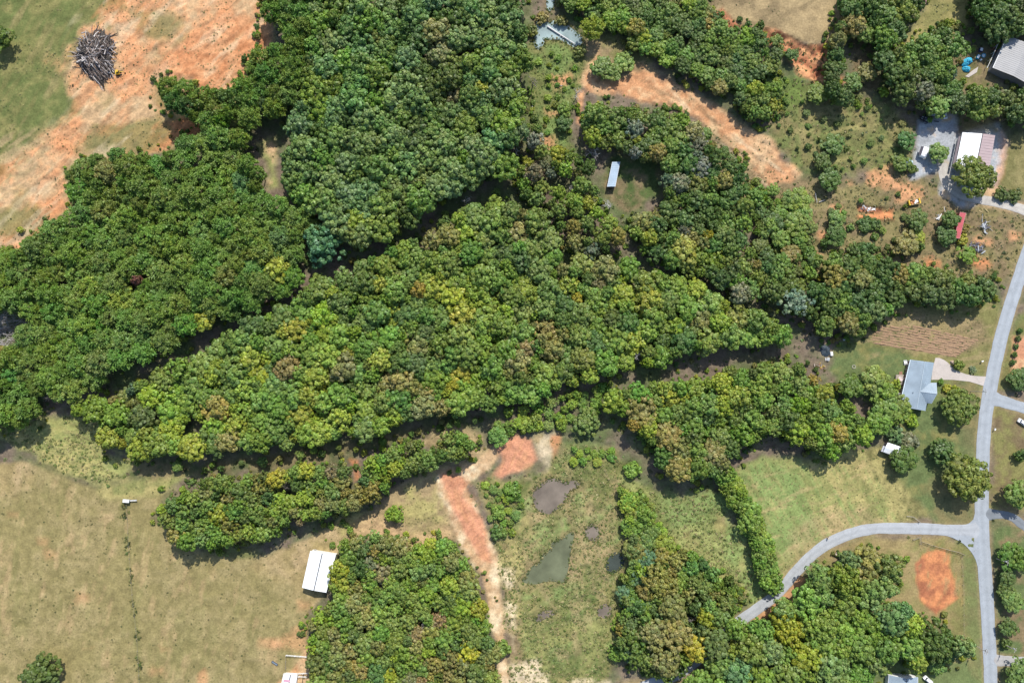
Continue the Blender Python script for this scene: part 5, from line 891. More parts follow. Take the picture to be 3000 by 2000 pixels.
ch = MB(); p = Z3(192, 688, 3.3); ch.box((p.x, p.y, 3.5), (.5, .7, .7)); ch.box((p.x, p.y, 3.9), (.6, .8, .08)); ch.obj('chimney', DARKM, t)
v = MB(); p = Z3(336, 580, 4.5); v.tube((p.x, p.y, 4.1), (p.x, p.y, 4.8), .12, .12, 8); v.obj('roof_vent', DARKM, t)
# deck with planks, tub and table
t = thing('deck', 'wooden deck with railing at the left wall of the grey house', 'deck'); d0, d1 = Z3(105, 320, .7), Z3(215, 480, .7); d0, d1 = Z3(112, 345, .7), Z3(218, 345, .7); e = Z3(95, 480, .7)
ux, uy = (d1 - d0), (e - d0)
for k in range(12):
    b = MB(); a0, a1 = d0 + uy * (k / 12), d0 + uy * ((k + .9) / 12); b.slab([a0, a0 + ux, a1 + ux, a1], .06); b.obj('plank', WOOD, t)
for k in range(8): p = d0 + uy * (k / 7) ; b = MB(); b.box((p.x, p.y, .5), (.1, .1, 1.7)); b.obj('post', WOOD, t)
b = MB(); b.tube(d0 + Vector((0, 0, .65)), d0 + uy + Vector((0, 0, .65)), .06); b.obj('rail', WOOD, t)
b = MB()
for k in range(5): p = Z3(190 - 0, 320 - k * 6, 0); s0 = Z3(150, 345 - k * 9, .6 - k * .12); b.box((s0.x + .9, s0.y, s0.z - .1), (1.5, .34, .12), .15)
b.obj('step', mat('red_brown_wood', (.25, .14, .09), .8, .15), t)
p = Z3(162, 402, .7); tb = thing('hot_tub', 'round pale tub standing on the deck of the grey house', 'hot tub', (p.x, p.y, .7)); b = MB()
for k in range(20):
    a, c = 2 * math.pi * k / 20, 2 * math.pi * (k + 1) / 20
    for r0, r1, z0, z1 in ((1.05, 1.15, 0, .75), (1.15, .95, .75, .8), (.95, .85, .8, .5)):
        b.poly([(r0 * math.cos(a), r0 * math.sin(a), z0), (r0 * math.cos(c), r0 * math.sin(c), z0), (r1 * math.cos(c), r1 * math.sin(c), z1), (r1 * math.cos(a), r1 * math.sin(a), z1)])
b.obj('shell', mat('tub_shell', (.62, .52, .48), .5, .05), tb); b = MB(); b.poly([(.86 * math.cos(k * .314), .86 * math.sin(k * .314), .6) for k in range(20)]); b.obj('cover', mat('tub_cover', (.55, .45, .42), .6, .05), tb)
p = Z3(245, 185, 1); t = thing('patio_set', 'white garden table and benches at the upper left corner of the grey house', 'garden furniture', (p.x, p.y, 0), .1)
b = MB(); b.box((0, 0, .74), (1.6, .9, .06)); b.obj('tabletop', TRIM, t)
for sx in (-.6, .6): b = MB(); b.box((sx, 0, .36), (.1, .6, .7)); b.obj('leg', TRIM, t)
for sy in (-.85, .85): b = MB(); b.box((0, sy, .42), (1.6, .3, .05)); b.box((-.6, sy, .2), (.08, .25, .4)); b.box((.6, sy, .2), (.08, .25, .4)); b.obj('bench', TRIM, t)
p = Z3(155, 598, .5); t = thing('heat_pump', 'small white cooling unit against the left wall of the grey house', 'cooling unit', (p.x, p.y, 0)); b = MB(); b.box((0, 0, .45), (.9, .9, .9)); b.obj('case', TRIM, t); b = MB(); b.tube((0, 0, .9), (0, 0, .95), .36, .3, 12); b.obj('fan_grille', DARKM, t)
# white shed with lean-to
def Z8(x, y, z): return at(2560 + (400 + (x - 400) * .86) / 8.4, 1270 + (380 + (y - 380) * .86) / 8.4, z)
t = thing('shed', 'small white roofed shed with a narrow lean-to, below the grey house', 'building')
A1, A2, A3, A4 = Z8(340, 190, 2.8), Z8(805, 345, 2.8), Z8(660, 625, 2.8), Z8(205, 455, 2.8); r1, r2 = Z8(268, 320, 3.7), Z8(735, 482, 3.7)
b = MB(); roof_plane(b, A1, A2, r2, r1, 10); b.obj('roof', WHITE, t); b = MB(); roof_plane(b, A3, A4, r1, r2, 10); b.obj('roof', WHITE, t)
q = wall_ring(w := MB(), [A1, A2, A3, A4], -.2, [2.7] * 4, .25); w.poly([(q[0].x, q[0].y, 2.7), (q[3].x, q[3].y, 2.7), (r1.x, r1.y, 3.5)]); w.poly([(q[1].x, q[1].y, 2.7), (q[2].x, q[2].y, 2.7), (r2.x, r2.y, 3.5)]); w.obj('wall', mat('dark_wood_wall', (.11, .10, .12), .8, .15), t)
b = MB(); l1, l2 = Z8(205, 275, 2.3), Z8(140, 440, 2.3); roof_plane(b, l2, l1, lerp(A1, A4, .45) - Vector((0, 0, .2)), A4 - Vector((0, 0, .2)), 4); b.obj('lean_to_roof', mat('grey_sheet', (.45, .46, .5), .5, .1), t)
opening(t, 'door', q[3], q[2], .15, .4, -.1, 2.1, WOOD, q[3] - q[0]); 
for pp in (l1, l2): b = MB(); b.box((pp.x + .1, pp.y, 1), (.12, .12, 2.2)); b.obj('post', WOOD, t)
# building at the bottom of the pasture, cut by the picture edge
t, q, _ = gable('stable', 'white roofed stable with a pink skylight, cut by the bottom edge', (830, 1975), (871, 1977.5), (858, 2060), (812, 2056), (851, 1975.5), (836, 2058), 3.0, 3.5, WHITE, WALLW)
b = MB(); s = [at(831, 1989, 3.28), at(850, 1990.5, 3.58), at(849, 1996.5, 3.58), at(830, 1995, 3.28)]; b.slab([p + Vector((0, 0, .06)) for p in s], .05); b.obj('skylight', mat('pink_skylight', (.55, .30, .38), .4, .05), t)
# dark grey roof at the bottom right
t = thing('house', 'grey blue roofed house half hidden under the bottom right grove', 'building')
a = MB(); R1, R2, R3, R4, M1, M2 = at(2604, 1976, 3), at(2689, 1982, 3), at(2689, 2060, 3), at(2596, 2060, 3), at(2656, 1987, 4.2), at(2654, 2060, 4.2)
roof_plane(a, R4, R1, M1, M2, 8); a.obj('roof', GREYR, t); a = MB(); roof_plane(a, R2, R3, M2, M1, 8); a.obj('roof', GREYR, t); a = MB(); a.tube(M1, M2, .12); a.obj('ridge_cap', DARKM, t)
q = wall_ring(w := MB(), [R1, R2, R3, R4], -.2, [2.9] * 4); w.poly([(q[0].x, q[0].y, 2.9), (q[1].x, q[1].y, 2.9), (M1.x, M1.y, 4.0)]); w.obj('wall', WALLW, t); opening(t, 'window', q[0], q[1], .3, .45, 1, 2.1, GLASS, q[0] - q[3]); opening(t, 'window', q[0], q[1], .6, .75, 1, 2.1, GLASS, q[0] - q[3])
gt = MB(); gt.tube(R1, R4, .08); gt.tube(R2, R3, .08); gt.obj('gutter', TRIM, t)
# big grey roof in the top right corner
t = thing('warehouse', 'large flat grey roofed building with white gutter in the top right corner', 'building')
w1, w2 = at(2952, 104, 4.2), at(2908.5, 199, 4.2); dd = (w2 - w1); pr = Vector((-dd.y, dd.x, 0)).normalized(); pr = pr if pr.x > 0 else -pr
e1, e2 = w1 + pr * 20, w2 + pr * 20; m1, m2 = w1 + pr * 10 + Vector((0, 0, .9)), w2 + pr * 10 + Vector((0, 0, .9))
a = MB(); roof_plane(a, w1, w2, m2, m1, 18); a.obj('roof', mat('light_grey_roof', (.34, .335, .33), .55, .06, .3), t); a = MB(); roof_plane(a, e2, e1, m1, m2, 18); a.obj('roof', MC['light_grey_roof'], t)
w = MB(); wall_ring(w, [w1, w2, e2, e1], -.2, [4.1] * 4); w.obj('wall', mat('dark_siding', (.20, .20, .22), .7, .1), t); g = MB(); g.tube(w1, w2, .16, .16, 6); g.obj('gutter', TRIM, t)
for k in range(5):
    p = lerp(w1, w2, .05 + .22 * k) - pr * 1.6; b = MB(); b.box((p.x, p.y, 1.2), (.16, .16, 2.6)); b.obj('porch_post', TRIM, t)
b = MB(); b.tube(w1 - pr * 1.6 - Vector((0, 0, 1.7)), w2 - pr * 1.6 - Vector((0, 0, 1.7)), .1); b.obj('rail', TRIM, t)
# mobile home in the dark clearing
def Z6(x, y, z): return at(1740 + x / 6.4, 440 + y / 6.4, z)
t = thing('mobile_home', 'long pale blue roofed mobile home in the dark clearing', 'mobile home')
c1, c2, c3, c4 = Z6(345, 222, 3.1), Z6(490, 222, 3.1), Z6(400, 682, 3.1), Z6(250, 684, 3.1); k1, k2 = (c1 + c2) / 2 + Vector((0, 0, .25)), (c3 + c4) / 2 + Vector((0, 0, .25))
a = MB(); roof_plane(a, c4, c1, k1, k2, 12); a.obj('roof', ROOF60, t); a = MB(); roof_plane(a, c2, c3, k2, k1, 12); a.obj('roof', ROOF60, t); g = MB(); g.tube(c1, c4, .07); g.tube(c2, c3, .07); g.tube(c3, c4, .06); g.obj('edge_trim', TRIM, t)
q = wall_ring(w := MB(), [c1, c2, c3, c4], .6, [3.05] * 4, .12); w.poly([(p.x, p.y, .6) for p in q]); w.obj('wall', mat('dark_skirting', (.10, .10, .12), .7, .1), t)
for k in range(4): opening(t, 'window', q[1], q[2], .08 + .24 * k, .18 + .24 * k, 1.4, 2.3, GLASS, q[1] - q[0])
opening(t, 'door', q[0], q[3], .4, .5, .7, 2.6, TRIM, q[0] - q[1]); h = MB(); hm = (c3 + c4) / 2; dn = (k2 - k1).normalized()
h.tube((c4.x + .6, c4.y, .6), hm + dn * 1.8 - Vector((0, 0, hm.z - .6)), .08); h.tube((c3.x - .6, c3.y, .6), hm + dn * 1.8 - Vector((0, 0, hm.z - .6)), .08); h.obj('hitch', RUSTY, t)
for k in (.45, .6):
    for s in (q[0], q[1]):
        e = q[3] if s is q[0] else q[2]; p = lerp(s, e, k); b = MB(); b.tube((p.x - .1, p.y, .35), (p.x + .1, p.y, .35), .38, .38, 12); b.obj('wheel', RUBBER, t)
# red container-like shed
t = thing('red_shed', 'long narrow red roofed shed among the scrub by the road', 'building')
c1, c2, c3, c4 = at(2812.5, 621.8, 2.7), at(2829.7, 623.9, 2.7), at(2811.5, 698.6, 2.7), at(2796.8, 697, 2.7)
a = MB(); a.slab([c1, c2, c3, c4], .1); n_ = 22
for k in range(1, n_): p, q_ = lerp(c1, c4, k / n_), lerp(c2, c3, k / n_); a.tube(p + Vector((0, 0, .02)), q_ + Vector((0, 0, .02)), .045, .045, 4)
a.obj('roof', REDR, t); g = MB()
for p, q_ in ((c1, c2), (c2, c3), (c3, c4), (c4, c1)): g.tube(p + Vector((0, 0, .05)), q_ + Vector((0, 0, .05)), .07)
g.obj('edge_trim', mat('pale_red_trim', (.6, .3, .3), .5, .05), t); q = wall_ring(w := MB(), [c1, c2, c3, c4], -.2, [2.6] * 4, .12); w.obj('wall', mat('dark_red_wall', (.30, .06, .06), .6, .1), t); opening(t, 'door', q[3], q[2], .1, .9, 0, 2.4, RUSTY, q[3] - q[0])
# half hidden grey roof in the belt and pink roof at the top edge
t = thing('shed', 'grey roofed shed half hidden in the tree belt above the garden', 'building'); c1, c2, c3, c4 = at(2661, 846, 2.8), at(2688, 848, 2.8), at(2685, 864, 2.4), at(2660, 860, 2.4)
a = MB(); roof_plane(a, c4, c3, c2, c1, 6); a.obj('roof', mat('grey_shed_roof', (.26, .30, .34), .5, .1), t); q = wall_ring(w := MB(), [c1, c2, c3, c4], -.2, [2.7, 2.7, 2.3, 2.3], .15); w.obj('wall', WALLT, t); opening(t, 'door', q[3], q[2], .3, .6, 0, 2, WOOD, q[3] - q[0])
t = thing('shed', 'dull pink roofed shed at the top edge beside the olive field', 'building'); c1, c2, c3, c4 = at(2695, -14, 2.8), at(2717, -8, 2.8), at(2712, 13, 2.5), at(2700, 12, 2.5)
a = MB(); roof_plane(a, c4, c3, c2, c1, 6); a.obj('roof', mat('dull_pink_roof', (.38, .20, .22), .6, .1), t); q = wall_ring(w := MB(), [c1, c2, c3, c4], -.2, [2.7, 2.7, 2.4, 2.4], .15); w.obj('wall', WALLW, t); opening(t, 'door', q[3], q[2], .3, .6, 0, 2, WOOD, q[3] - q[0])

# ------------------------------------------------------------------ vehicles and yard things
def car(name, label, x, y, ang, bodym, L=4.6, Wd=1.85, kind='car'):
    p = at(x, y, .8); t = thing(name, label, kind, (p.x, p.y, .1), ang); sec = [(-.5, .55, .5), (-.47, .78, .86), (-.2, .86, .9), (.22, .84, .92), (.42, .8, .9), (.5, .62, .6)]
    b = MB(); prof = [(-.5, .55), (-.49, .85), (-.30, .92), (.25, .95), (.47, .80), (.5, .5)]
    for s in (0,): 
        n = len(prof); i = len(b.v)
        for sy in (-1, 1): b.v += [(px * L, sy * Wd / 2 * (1 if 0 < k < n - 1 else .86), pz) for k, (px, pz) in enumerate(prof)] + [(px * L, sy * Wd / 2 * .92, .25) for px, pz in prof]
        m = 2 * n
        for k in range(n - 1): b.f += [[i + k, i + k + 1, i + m + k + 1, i + m + k], [i + k, i + n + k, i + n + k + 1, i + k + 1], [i + m + k, i + m + k + 1, i + m + n + k + 1, i + m + n + k]]
        b.f += [[i, i + m, i + m + n, i + n], [i + n - 1, i + 2 * n - 1, i + m + 2 * n - 1, i + m + n - 1]]
    b.obj('body', bodym, t)
    c = MB(); c.box((-.03 * L, 0, 1.16), (L * .52, Wd * .86, .5), 0, .76); cb = c.obj('cabin', bodym, t)
    for sx, nm in ((1, 'windscreen'), (-1, 'rear_window')):
        w = MB(); x0, x1 = -.03 * L + sx * L * .275, -.03 * L + sx * L * .2; yy = Wd * .36; w.slab([(x0, -yy, .98), (x0, yy, .98), (x1, yy * .86, 1.42), (x1, -yy * .86, 1.42)], .02); w.obj(nm, GLASS, t)
    for sy in (-1, 1):
        w = MB(); w.slab([(-.03 * L - L * .2, sy * Wd * .435, 1.0), (-.03 * L + L * .2, sy * Wd * .435, 1.0), (-.03 * L + L * .15, sy * Wd * .352, 1.36), (-.03 * L - L * .15, sy * Wd * .352, 1.36)], .02); w.obj('side_window', GLASS, t)
    for sx in (-.31, .31):
        for sy in (-1, 1):
            w = MB(); w.tube((sx * L, sy * (Wd / 2 - .2), .33), (sx * L, sy * (Wd / 2 + .02), .33), .33, .33, 12); w.obj('wheel', RUBBER, t)
    for sy in (-.33, .33): w = MB(); w.box((L * .49, sy * Wd, .66), (.08, .34, .14)); w.obj('headlight', TRIM, t)
    return t
WPAINT = mat('white_car_paint', (.78, .78, .78), .25, .03, 1, spec=.5); SILV = mat('silver_car_paint', (.45, .47, .5), .3, .05, 1, spec=.5); BLK = mat('black_car_paint', (.025, .025, .03), .25, .05, 1, spec=.5)
car('parked_car', 'white car parked beside the grey blue roof at the bottom', 2719, 1991, R(-42), WPAINT, 4.7)
car('parked_car', 'silver car parked under the trees at the top of the gravel yard', 2741, 335, R(-8), SILV, 5.0)
car('parked_car', 'white car behind the silver one at the top of the gravel yard', 2768, 336, R(100), WPAINT, 4.2)
car('parked_car', 'white and dark car cut by the right edge on the brown lawn', 2996, 1237, R(-35), WPAINT, 4.6)
# camper
p = at(2706, 446, 1.4); t = thing('camper_trailer', 'white camper trailer standing in the gravel yard', 'camper', (p.x, p.y, .1), R(70)); b = MB(); b.v = []
pf = [(-2.6, .6), (-2.6, 2.4), (-2.3, 2.6), (2.1, 2.6), (2.7, 1.7), (2.4, .6)]; n = len(pf)
for sy in (-1.25, 1.25): b.v += [(x, sy, z) for x, z in pf]
b.f = [list(range(n)), list(range(n, 2 * n))] + [[k, (k + 1) % n, n + (k + 1) % n, n + k] for k in range(n)]; b.obj('body', WPAINT, t)
b = MB(); b.box((.3, 0, 2.68), (.7, .7, .14)); b.obj('roof_vent', TRIM, t); b = MB(); b.box((-1.2, .1, 2.7), (.9, .7, .18)); b.obj('roof_vent', TRIM, t)
for s in (-1, 1):
    b = MB(); b.tube((-.3, s * 1.1, .38), (-.3, s * 1.3, .38), .38, .38, 12); b.obj('wheel', RUBBER, t); b = MB(); b.box((.6, s * 1.26, 1.7), (1.0, .03, .6)); b.obj('window', GLASS, t)
b = MB(); b.tube((2.4, .5, .5), (3.7, 0, .5), .06); b.tube((2.4, -.5, .5), (3.7, 0, .5), .06); b.obj('hitch', DARKM, t)
shade_mb = MB(); shade_mb.slab([(-2.2, 1.3, 2.3), (2.0, 1.3, 2.3), (2.0, 2.3, 2.0), (-2.2, 2.3, 2.0)], .05); shade_mb.obj('shade_sheet', mat('side_shade', (.06, .055, .07), .8, .1), t)  # dark sheet added to stand in for shade along the camper's left side
# yellow trailer with load
p = at(2677.5, 592, .8); t = thing('yellow_trailer', 'yellow open trailer holding an orange and white load, above the scrub', 'trailer', (p.x, p.y, 0), R(12))
b = MB(); b.box((0, 0, .7), (5.0, 2.3, .12)); b.obj('bed', RUSTY, t)
for sx in (-1, 1): b = MB(); b.box((sx * 2.5, 0, 1.05), (.55, 2.5, .9)); b.obj('end_box', YELLOW, t)
for sy in (-1, 1): b = MB(); b.box((0, sy * 1.2, 1.05), (4.4, .12, .7)); b.obj('side_panel', mat('pale_yellow_paint', (.62, .50, .25), .5, .1), t)
b = MB()
for k in range(16): b.box((random.uniform(-1.7, 1.2), random.uniform(-.8, .8), 1.0 + random.random() * .25), (random.uniform(.4, .9), random.uniform(.3, .7), .3), random.random() * 3)
b.obj('load', mat('orange_load', (.52, .22, .08), .7, .3, 1.2), t); b = MB(); b.box((1.0, .1, 1.28), (1.3, 1.2, .3), .3); b.box((.2, -.5, 1.25), (.8, .7, .3), .9); b.obj('white_sack', TRIM, t)
for sx in (-.8, .8):
    for sy in (-1, 1): b = MB(); b.tube((sx, sy * 1.1, .4), (sx, sy * 1.35, .4), .4, .4, 12); b.obj('wheel', RUBBER, t)
b = MB(); b.tube((-2.7, .5, .6), (-3.7, 0, .55), .07); b.tube((-2.7, -.5, .6), (-3.7, 0, .55), .07); b.obj('hitch', DARKM, t)
# small yellow machine by the brush pile
p = at(345, 213, 1.2); t = thing('mini_excavator', 'small yellow and black digging machine at the lower right of the brush pile', 'excavator', (p.x, p.y, 0), R(10))
for s in (-1, 1):
    b = MB(); b.box((0, s * .8, .35), (2.3, .42, .5)); b.tube((-1.15, s * .8 - .2, .35), (-1.15, s * .8 + .2, .35), .25, .25, 10); b.tube((1.15, s * .8 - .2, .35), (1.15, s * .8 + .2, .35), .25, .25, 10); b.obj('track', RUBBER, t)
b = MB(); b.box((-.35, 0, 1.0), (1.9, 1.6, .7), 0, .9); b.obj('body', YELLOW, t); b = MB(); b.box((.1, .3, 1.75), (1.1, .9, 1.0), 0, .9); b.obj('cab', BLK, t); b = MB(); b.box((.1, .3, 2.3), (1.2, 1.0, .1)); b.obj('cab_roof', YELLOW, t)
b = MB(); b.path([(.5, -.4, 1.1), (1.6, -.4, 2.3), (2.8, -.4, 1.9)], .16, .13, 4); b.path([(2.8, -.4, 1.9), (3.0, -.4, .6)], .13, .1, 4); b.obj('arm', YELLOW, t); b = MB(); b.box((2.95, -.4, .4), (.6, .7, .5), 0, .7); b.obj('bucket', DARKM, t)
# tarpaulins and junk
def lumpy(name, m, parent, pts, zt, seed, n=12):
    "draped sheet over an outline"
    P = [at(x, y, 0) for x, y in pts]; c = sum(P, Vector()) / len(P); r = random.Random(seed); b = MB(); rings = [(1.0, .05), (.8, .55), (.45, .9), (0.12, 1.0)]
    L = smooth_line(P + [P[0]], 4)[:-1]; n = len(L); base = len(b.v)
    for s, hz in rings: b.v += [((c + (q - c) * s * r.uniform(.92, 1.06)).x, (c + (q - c) * s).y, zt * hz * r.uniform(.7, 1.1) + .05) for q in L]
    for k in range(len(rings) - 1):
        for i in range(n): b.f.append([base + k * n + i, base + k * n + (i + 1) % n, base + (k + 1) * n + (i + 1) % n, base + (k + 1) * n + i])
    b.f.append([base + (len(rings) - 1) * n + i for i in range(n)]); return b.obj(name, m, parent)
t = thing('tarpaulin', 'pale blue tarpaulin tent at the left edge of the gravel yard', 'tarpaulin'); lumpy('sheet', PALEB, t, [(2662, 463), (2674, 474), (2668, 487), (2650, 488), (2653, 474)], 1.6, 3)
pc = at(2662, 476, 0); b = MB(); b.tube((pc.x, pc.y, 0), (pc.x, pc.y, 1.9), .05); b.obj('pole', WOOD, t)
for i, (pts, h, lab) in enumerate([([(2818, 180), (2832, 170), (2846, 170), (2848, 182), (2838, 190), (2826, 196), (2817, 192)], 1.5, 'upper and larger bright blue tarpaulin heap among trees, top right'), ([(2818, 198), (2832, 194), (2842, 200), (2838, 212), (2822, 210)], 1.2, 'lower bright blue tarpaulin heap above the pale slab, top right')]):
    t = thing('tarpaulin', lab, 'tarpaulin', group='blue tarpaulin heaps'); o = lumpy('sheet', BLUET, t, pts, h, 10 + i)
    b = MB(); cc = at(*pts[0], 0)
    for k in range(5): q_ = at(*pts[k % len(pts)], 0); b.tube((q_.x, q_.y, .1), (q_.x + .4, q_.y + .3, .25), .12, .12, 5)
    b.obj('weight', RUBBER, t)
sl = MB(); sl.slab([at(x, y, .12) for x, y in [(2852, 205), (2866, 196), (2862, 212), (2838, 227), (2828, 224)]], .25); struct(sl.obj('concrete_slab', CONC))
def crate(name, label, x, y, d, m, m2, ang=0, cat='box', z=0):
    p = at(x, y, d[2]); t = thing(name, label, cat, (p.x, p.y, z), ang); b = MB(); b.box((0, 0, d[2] / 2), (d[0], d[1], d[2]), 0, .95); b.obj('body', m, t); b = MB(); b.box((0, 0, d[2] + .03), (d[0] * .8, d[1] * .8, .06)); b.obj('lid', m2, t); return t
crate('storage_box', 'white and blue box right of the blue tarpaulin heaps', 2867, 166, (2.0, 1.3, .9), BLUET, TRIM, R(60)); crate('storage_box', 'white box with dark side, highest of the boxes by the blue tarpaulins', 2876, 145, (1.5, 1.8, 1.2), mat('dark_blue_box', (.05, .05, .12), .6, .1), TRIM, R(-15)); crate('storage_box', 'small white box beside the blue paddling pool', 2875, 175, (.9, .8, .7), TRIM, WALLW, .4)
p = at(2882, 163, .3); t = thing('paddling_pool', 'round blue paddling pool right of the blue tarpaulins', 'paddling pool', (p.x, p.y, 0)); b = MB()
for k in range(16):
    a, c = k * math.pi / 8, (k + 1) * math.pi / 8
    for r0, z0, r1, z1 in ((1.05, 0, 1.05, .4), (1.05, .4, .85, .4), (.85, .4, .85, .1)): b.poly([(r0 * math.cos(a), r0 * math.sin(a), z0), (r0 * math.cos(c), r0 * math.sin(c), z0), (r1 * math.cos(c), r1 * math.sin(c), z1), (r1 * math.cos(a), r1 * math.sin(a), z1)])
b.obj('rim', BLUET, t); b = MB(); b.poly([(.85 * math.cos(k * .3927), .85 * math.sin(k * .3927), .12) for k in range(16)]); b.obj('floor', TRIM, t)
def scrap(label, pts, mats, n, seed, L=(1, 3), name='scrap_pile'):
    t = thing(name, label, 'scrap pile'); r = random.Random(seed); P = [at(*q, 0) for q in pts]; c = sum(P, Vector()) / len(P); ms = {m.name: MB() for m in mats}
    for k in range(n):
        q = c + (r.choice(P) - c) * r.random() ** .6; b = MB(); a = r.uniform(0, 6.28); l = r.uniform(*L); z = .15 + r.random() * .8; m = r.choice(mats)
        if r.random() < .6: b.box((q.x, q.y, z), (l, r.uniform(.12, .5), r.uniform(.06, .25)), a)
        else: b.tube((q.x, q.y, z), (q.x + math.cos(a) * l, q.y + math.sin(a) * l, z + r.uniform(-.2, .3)), .08, .08, 5)
        b.obj('piece', m, t)
    return t
GM = mat('grey_scrap', (.38, .40, .42), .5, .15, 1); GMD = mat('dark_scrap', (.10, .10, .13), .6, .2, 1)
scrap('upper pile of grey scrap metal between the red shed and the road', [(2872, 638), (2884, 650), (2896, 668), (2884, 684), (2876, 665)], [GM, GMD, GM], 34, 1); scrap('lower pile of grey scrap beside the orange earth patch', [(2842, 715), (2862, 713), (2884, 722), (2878, 740), (2858, 735)], [GM, GMD, GMD], 40, 2)
scrap('white plastic sheets and rubbish lying in the clay pit', [(2522, 612), (2532, 606), (2545, 612), (2558, 615), (2572, 614), (2540, 620)], [TRIM, TRIM, GMD], 26, 3, (.7, 2.0), 'rubbish_heap'); scrap('reddish heap of scrap beside the white gutter, top right', [(2905, 130), (2918, 128), (2926, 138), (2915, 152), (2900, 150)], [RUSTY, RUSTY, WOOD], 26, 4)
scrap('dark junk heap under the trees at the left of the gravel yard', [(2690, 345), (2705, 345), (2742, 358), (2720, 362), (2700, 356)], [GMD, GM, DARKM], 26, 5); scrap('pale boards lying above the red shed', [(2745, 640), (2752, 630), (2768, 624), (2760, 632)], [GM, TRIM], 8, 6, (1.5, 3.5)); scrap('stack of mixed yellow and brown rubbish left of the mowed lawn', [(2382, 1068), (2400, 1060), (2415, 1072), (2408, 1084), (2388, 1078)], [WOOD, YELLOW, RUSTY], 22, 7, (.8, 2))
crate('storage_bin', 'white bin at the edge of the shaded lawn, upper of two', 2437, 1036, (1.2, 1.9, 1.0), TRIM, WALLW, R(5)); crate('storage_bin', 'white bin at the edge of the shaded lawn, lower of two', 2427, 1052, (1.1, 1.5, 1.0), TRIM, GM, R(-10)); crate('storage_bin', 'thin white board standing left of the lower bin', 2419.5, 1052, (.35, 1.3, .9), TRIM, TRIM, 0)
lumpy('sheet', mat('dark_blue_tarp', (.03, .045, .06), .6, .15, 1), thing('tarpaulin', 'dark tarpaulin covered heap left of the white bins', 'tarpaulin'), [(2402, 1012), (2425, 1010), (2432, 1025), (2425, 1045), (2405, 1042)], 1.0, 9)
crate('bucket', 'small white bucket in the shade at the top of the lawn', 2474, 995, (.8, .8, .7), TRIM, TRIM); p = at(2501, 1074, 0)
t = thing('fire_ring', 'pale round fire ring on the lawn left of the grey house', 'fire ring', (p.x, p.y, .02))
for k in range(14): a = k * math.pi / 7; b = MB(); b.box((.75 * math.cos(a), .75 * math.sin(a), .15), (.3, .26, .3), a, .85); b.obj('stone', mat('pale_stone', (.45, .42, .36), .9, .15, 3), t)
p = at(2790, 1060, .4); t = thing('boulder', 'tan rock beside the round shrub where the driveway widens', 'rock', (p.x, p.y, 0)); b = MB(); b.box((0, 0, .35), (1.7, 1.4, .9), .4, .6); b.box((.6, -.7, .2), (.9, .8, .6), 1, .6); b.obj('stone', mat('tan_rock', (.38, .29, .22), .9, .2, 2), t)
p = at(2876, 1058, .6); t = thing('mailbox', 'white post box on the verge beside the straight road', 'mailbox', (p.x, p.y, 0), .3); b = MB(); b.box((0, 0, .5), (.12, .12, 1.1)); b.obj('post', WOOD, t); b = MB(); b.box((0, 0, 1.15), (.9, .5, .4)); b.obj('box', TRIM, t)
p = at(2913, 1257, .6); t = thing('mailbox', 'pale mailbox on the right verge of the straight road', 'mailbox', (p.x, p.y, 0), 1.2); b = MB(); b.box((0, 0, .5), (.12, .12, 1.1)); b.obj('post', WOOD, t); b = MB(); b.box((0, 0, 1.15), (.9, .5, .4)); b.obj('box', TRIM, t)
# trough stand in the pasture corner, feeder, fences
p = at(370, 1466.5, 1.6); t = thing('deer_stand', 'white box stand with ladder at the top of the tan pasture', 'hunting stand', (p.x, p.y, 0), R(-4))
b = MB(); b.box((0, 0, 1.5), (2.6, 1.2, .9)); b.obj('cabin', WALLW, t); b = MB(); b.box((0, 0, 2.0), (2.8, 1.4, .1)); b.obj('roof', TRIM, t)
for sx in (-1.1, 1.1):
    for sy in (-.5, .5): b = MB(); b.tube((sx, sy, 0), (sx, sy, 1.1), .07); b.obj('leg', WOOD, t)
b = MB(); b.box((2.9, .28, 1.0), (3.2, .5, .1), .12); b.obj('ramp', GM, t)
for k in range(6): b = MB(); b.box((1.7 + k * .45, .1 + k * .055, 1.1), (.08, .6, .08), .12); b.obj('rung', TRIM, t)
p = at(804, 1942, .6); t = thing('feed_trough', 'dark blue grey feed trough left of the stable', 'trough', (p.x, p.y, 0), R(-32)); b = MB(); b.box((0, .35, .35), (3.0, .1, .5)); b.box((0, -.35, .35), (3.0, .1, .5)); b.box((1.5, 0, .35), (.1, .6, .5)); b.box((-1.5, 0, .35), (.1, .6, .5)); b.obj('side_panel', GMD, t); b = MB(); b.box((0, 0, .18), (2.9, .6, .1)); b.obj('floor', mat('trough_blue', (.22, .30, .36), .4, .1), t)
def rail_fence(label, pts, m, rails=2, h=1.3, step=2.4, name='rail_fence', th=.06):
    P = [at(x, y, 0) for x, y in pts]; t = thing(name, label, 'fence')
    for k in range(len(P) - 1):
        L = (P[k + 1] - P[k]).length; n = max(1, int(L / step))
        for i in range(n + (k == len(P) - 2)):
            q = lerp(P[k], P[k + 1], i / n); b = MB(); b.box((q.x, q.y, h / 2 - .1), (.14, .14, h + .2)); b.obj('post', m, t)
        for r in range(rails):
            z = h * (r + 1) / rails - .12; b = MB(); d = (P[k + 1] - P[k]); a = math.atan2(d.y, d.x); mid = (P[k] + P[k + 1]) / 2; nn = Vector((-math.sin(a), math.cos(a), 0)) * .1
            b.box((mid.x + nn.x, mid.y + nn.y, z), (L, min(.07, th), .16 if th > .03 else .02), a); b.obj('rail', m, t)
    return t
rail_fence('long white rail fence above the clay yard of the stable', [(840, 1917), (866, 1919), (912, 1922.5)], TRIM, 3, 1.4); rail_fence('dark post fence on the left side of the clay yard', [(839, 1916), (838, 1955)], WOOD, 1, 1.2, 2.0)
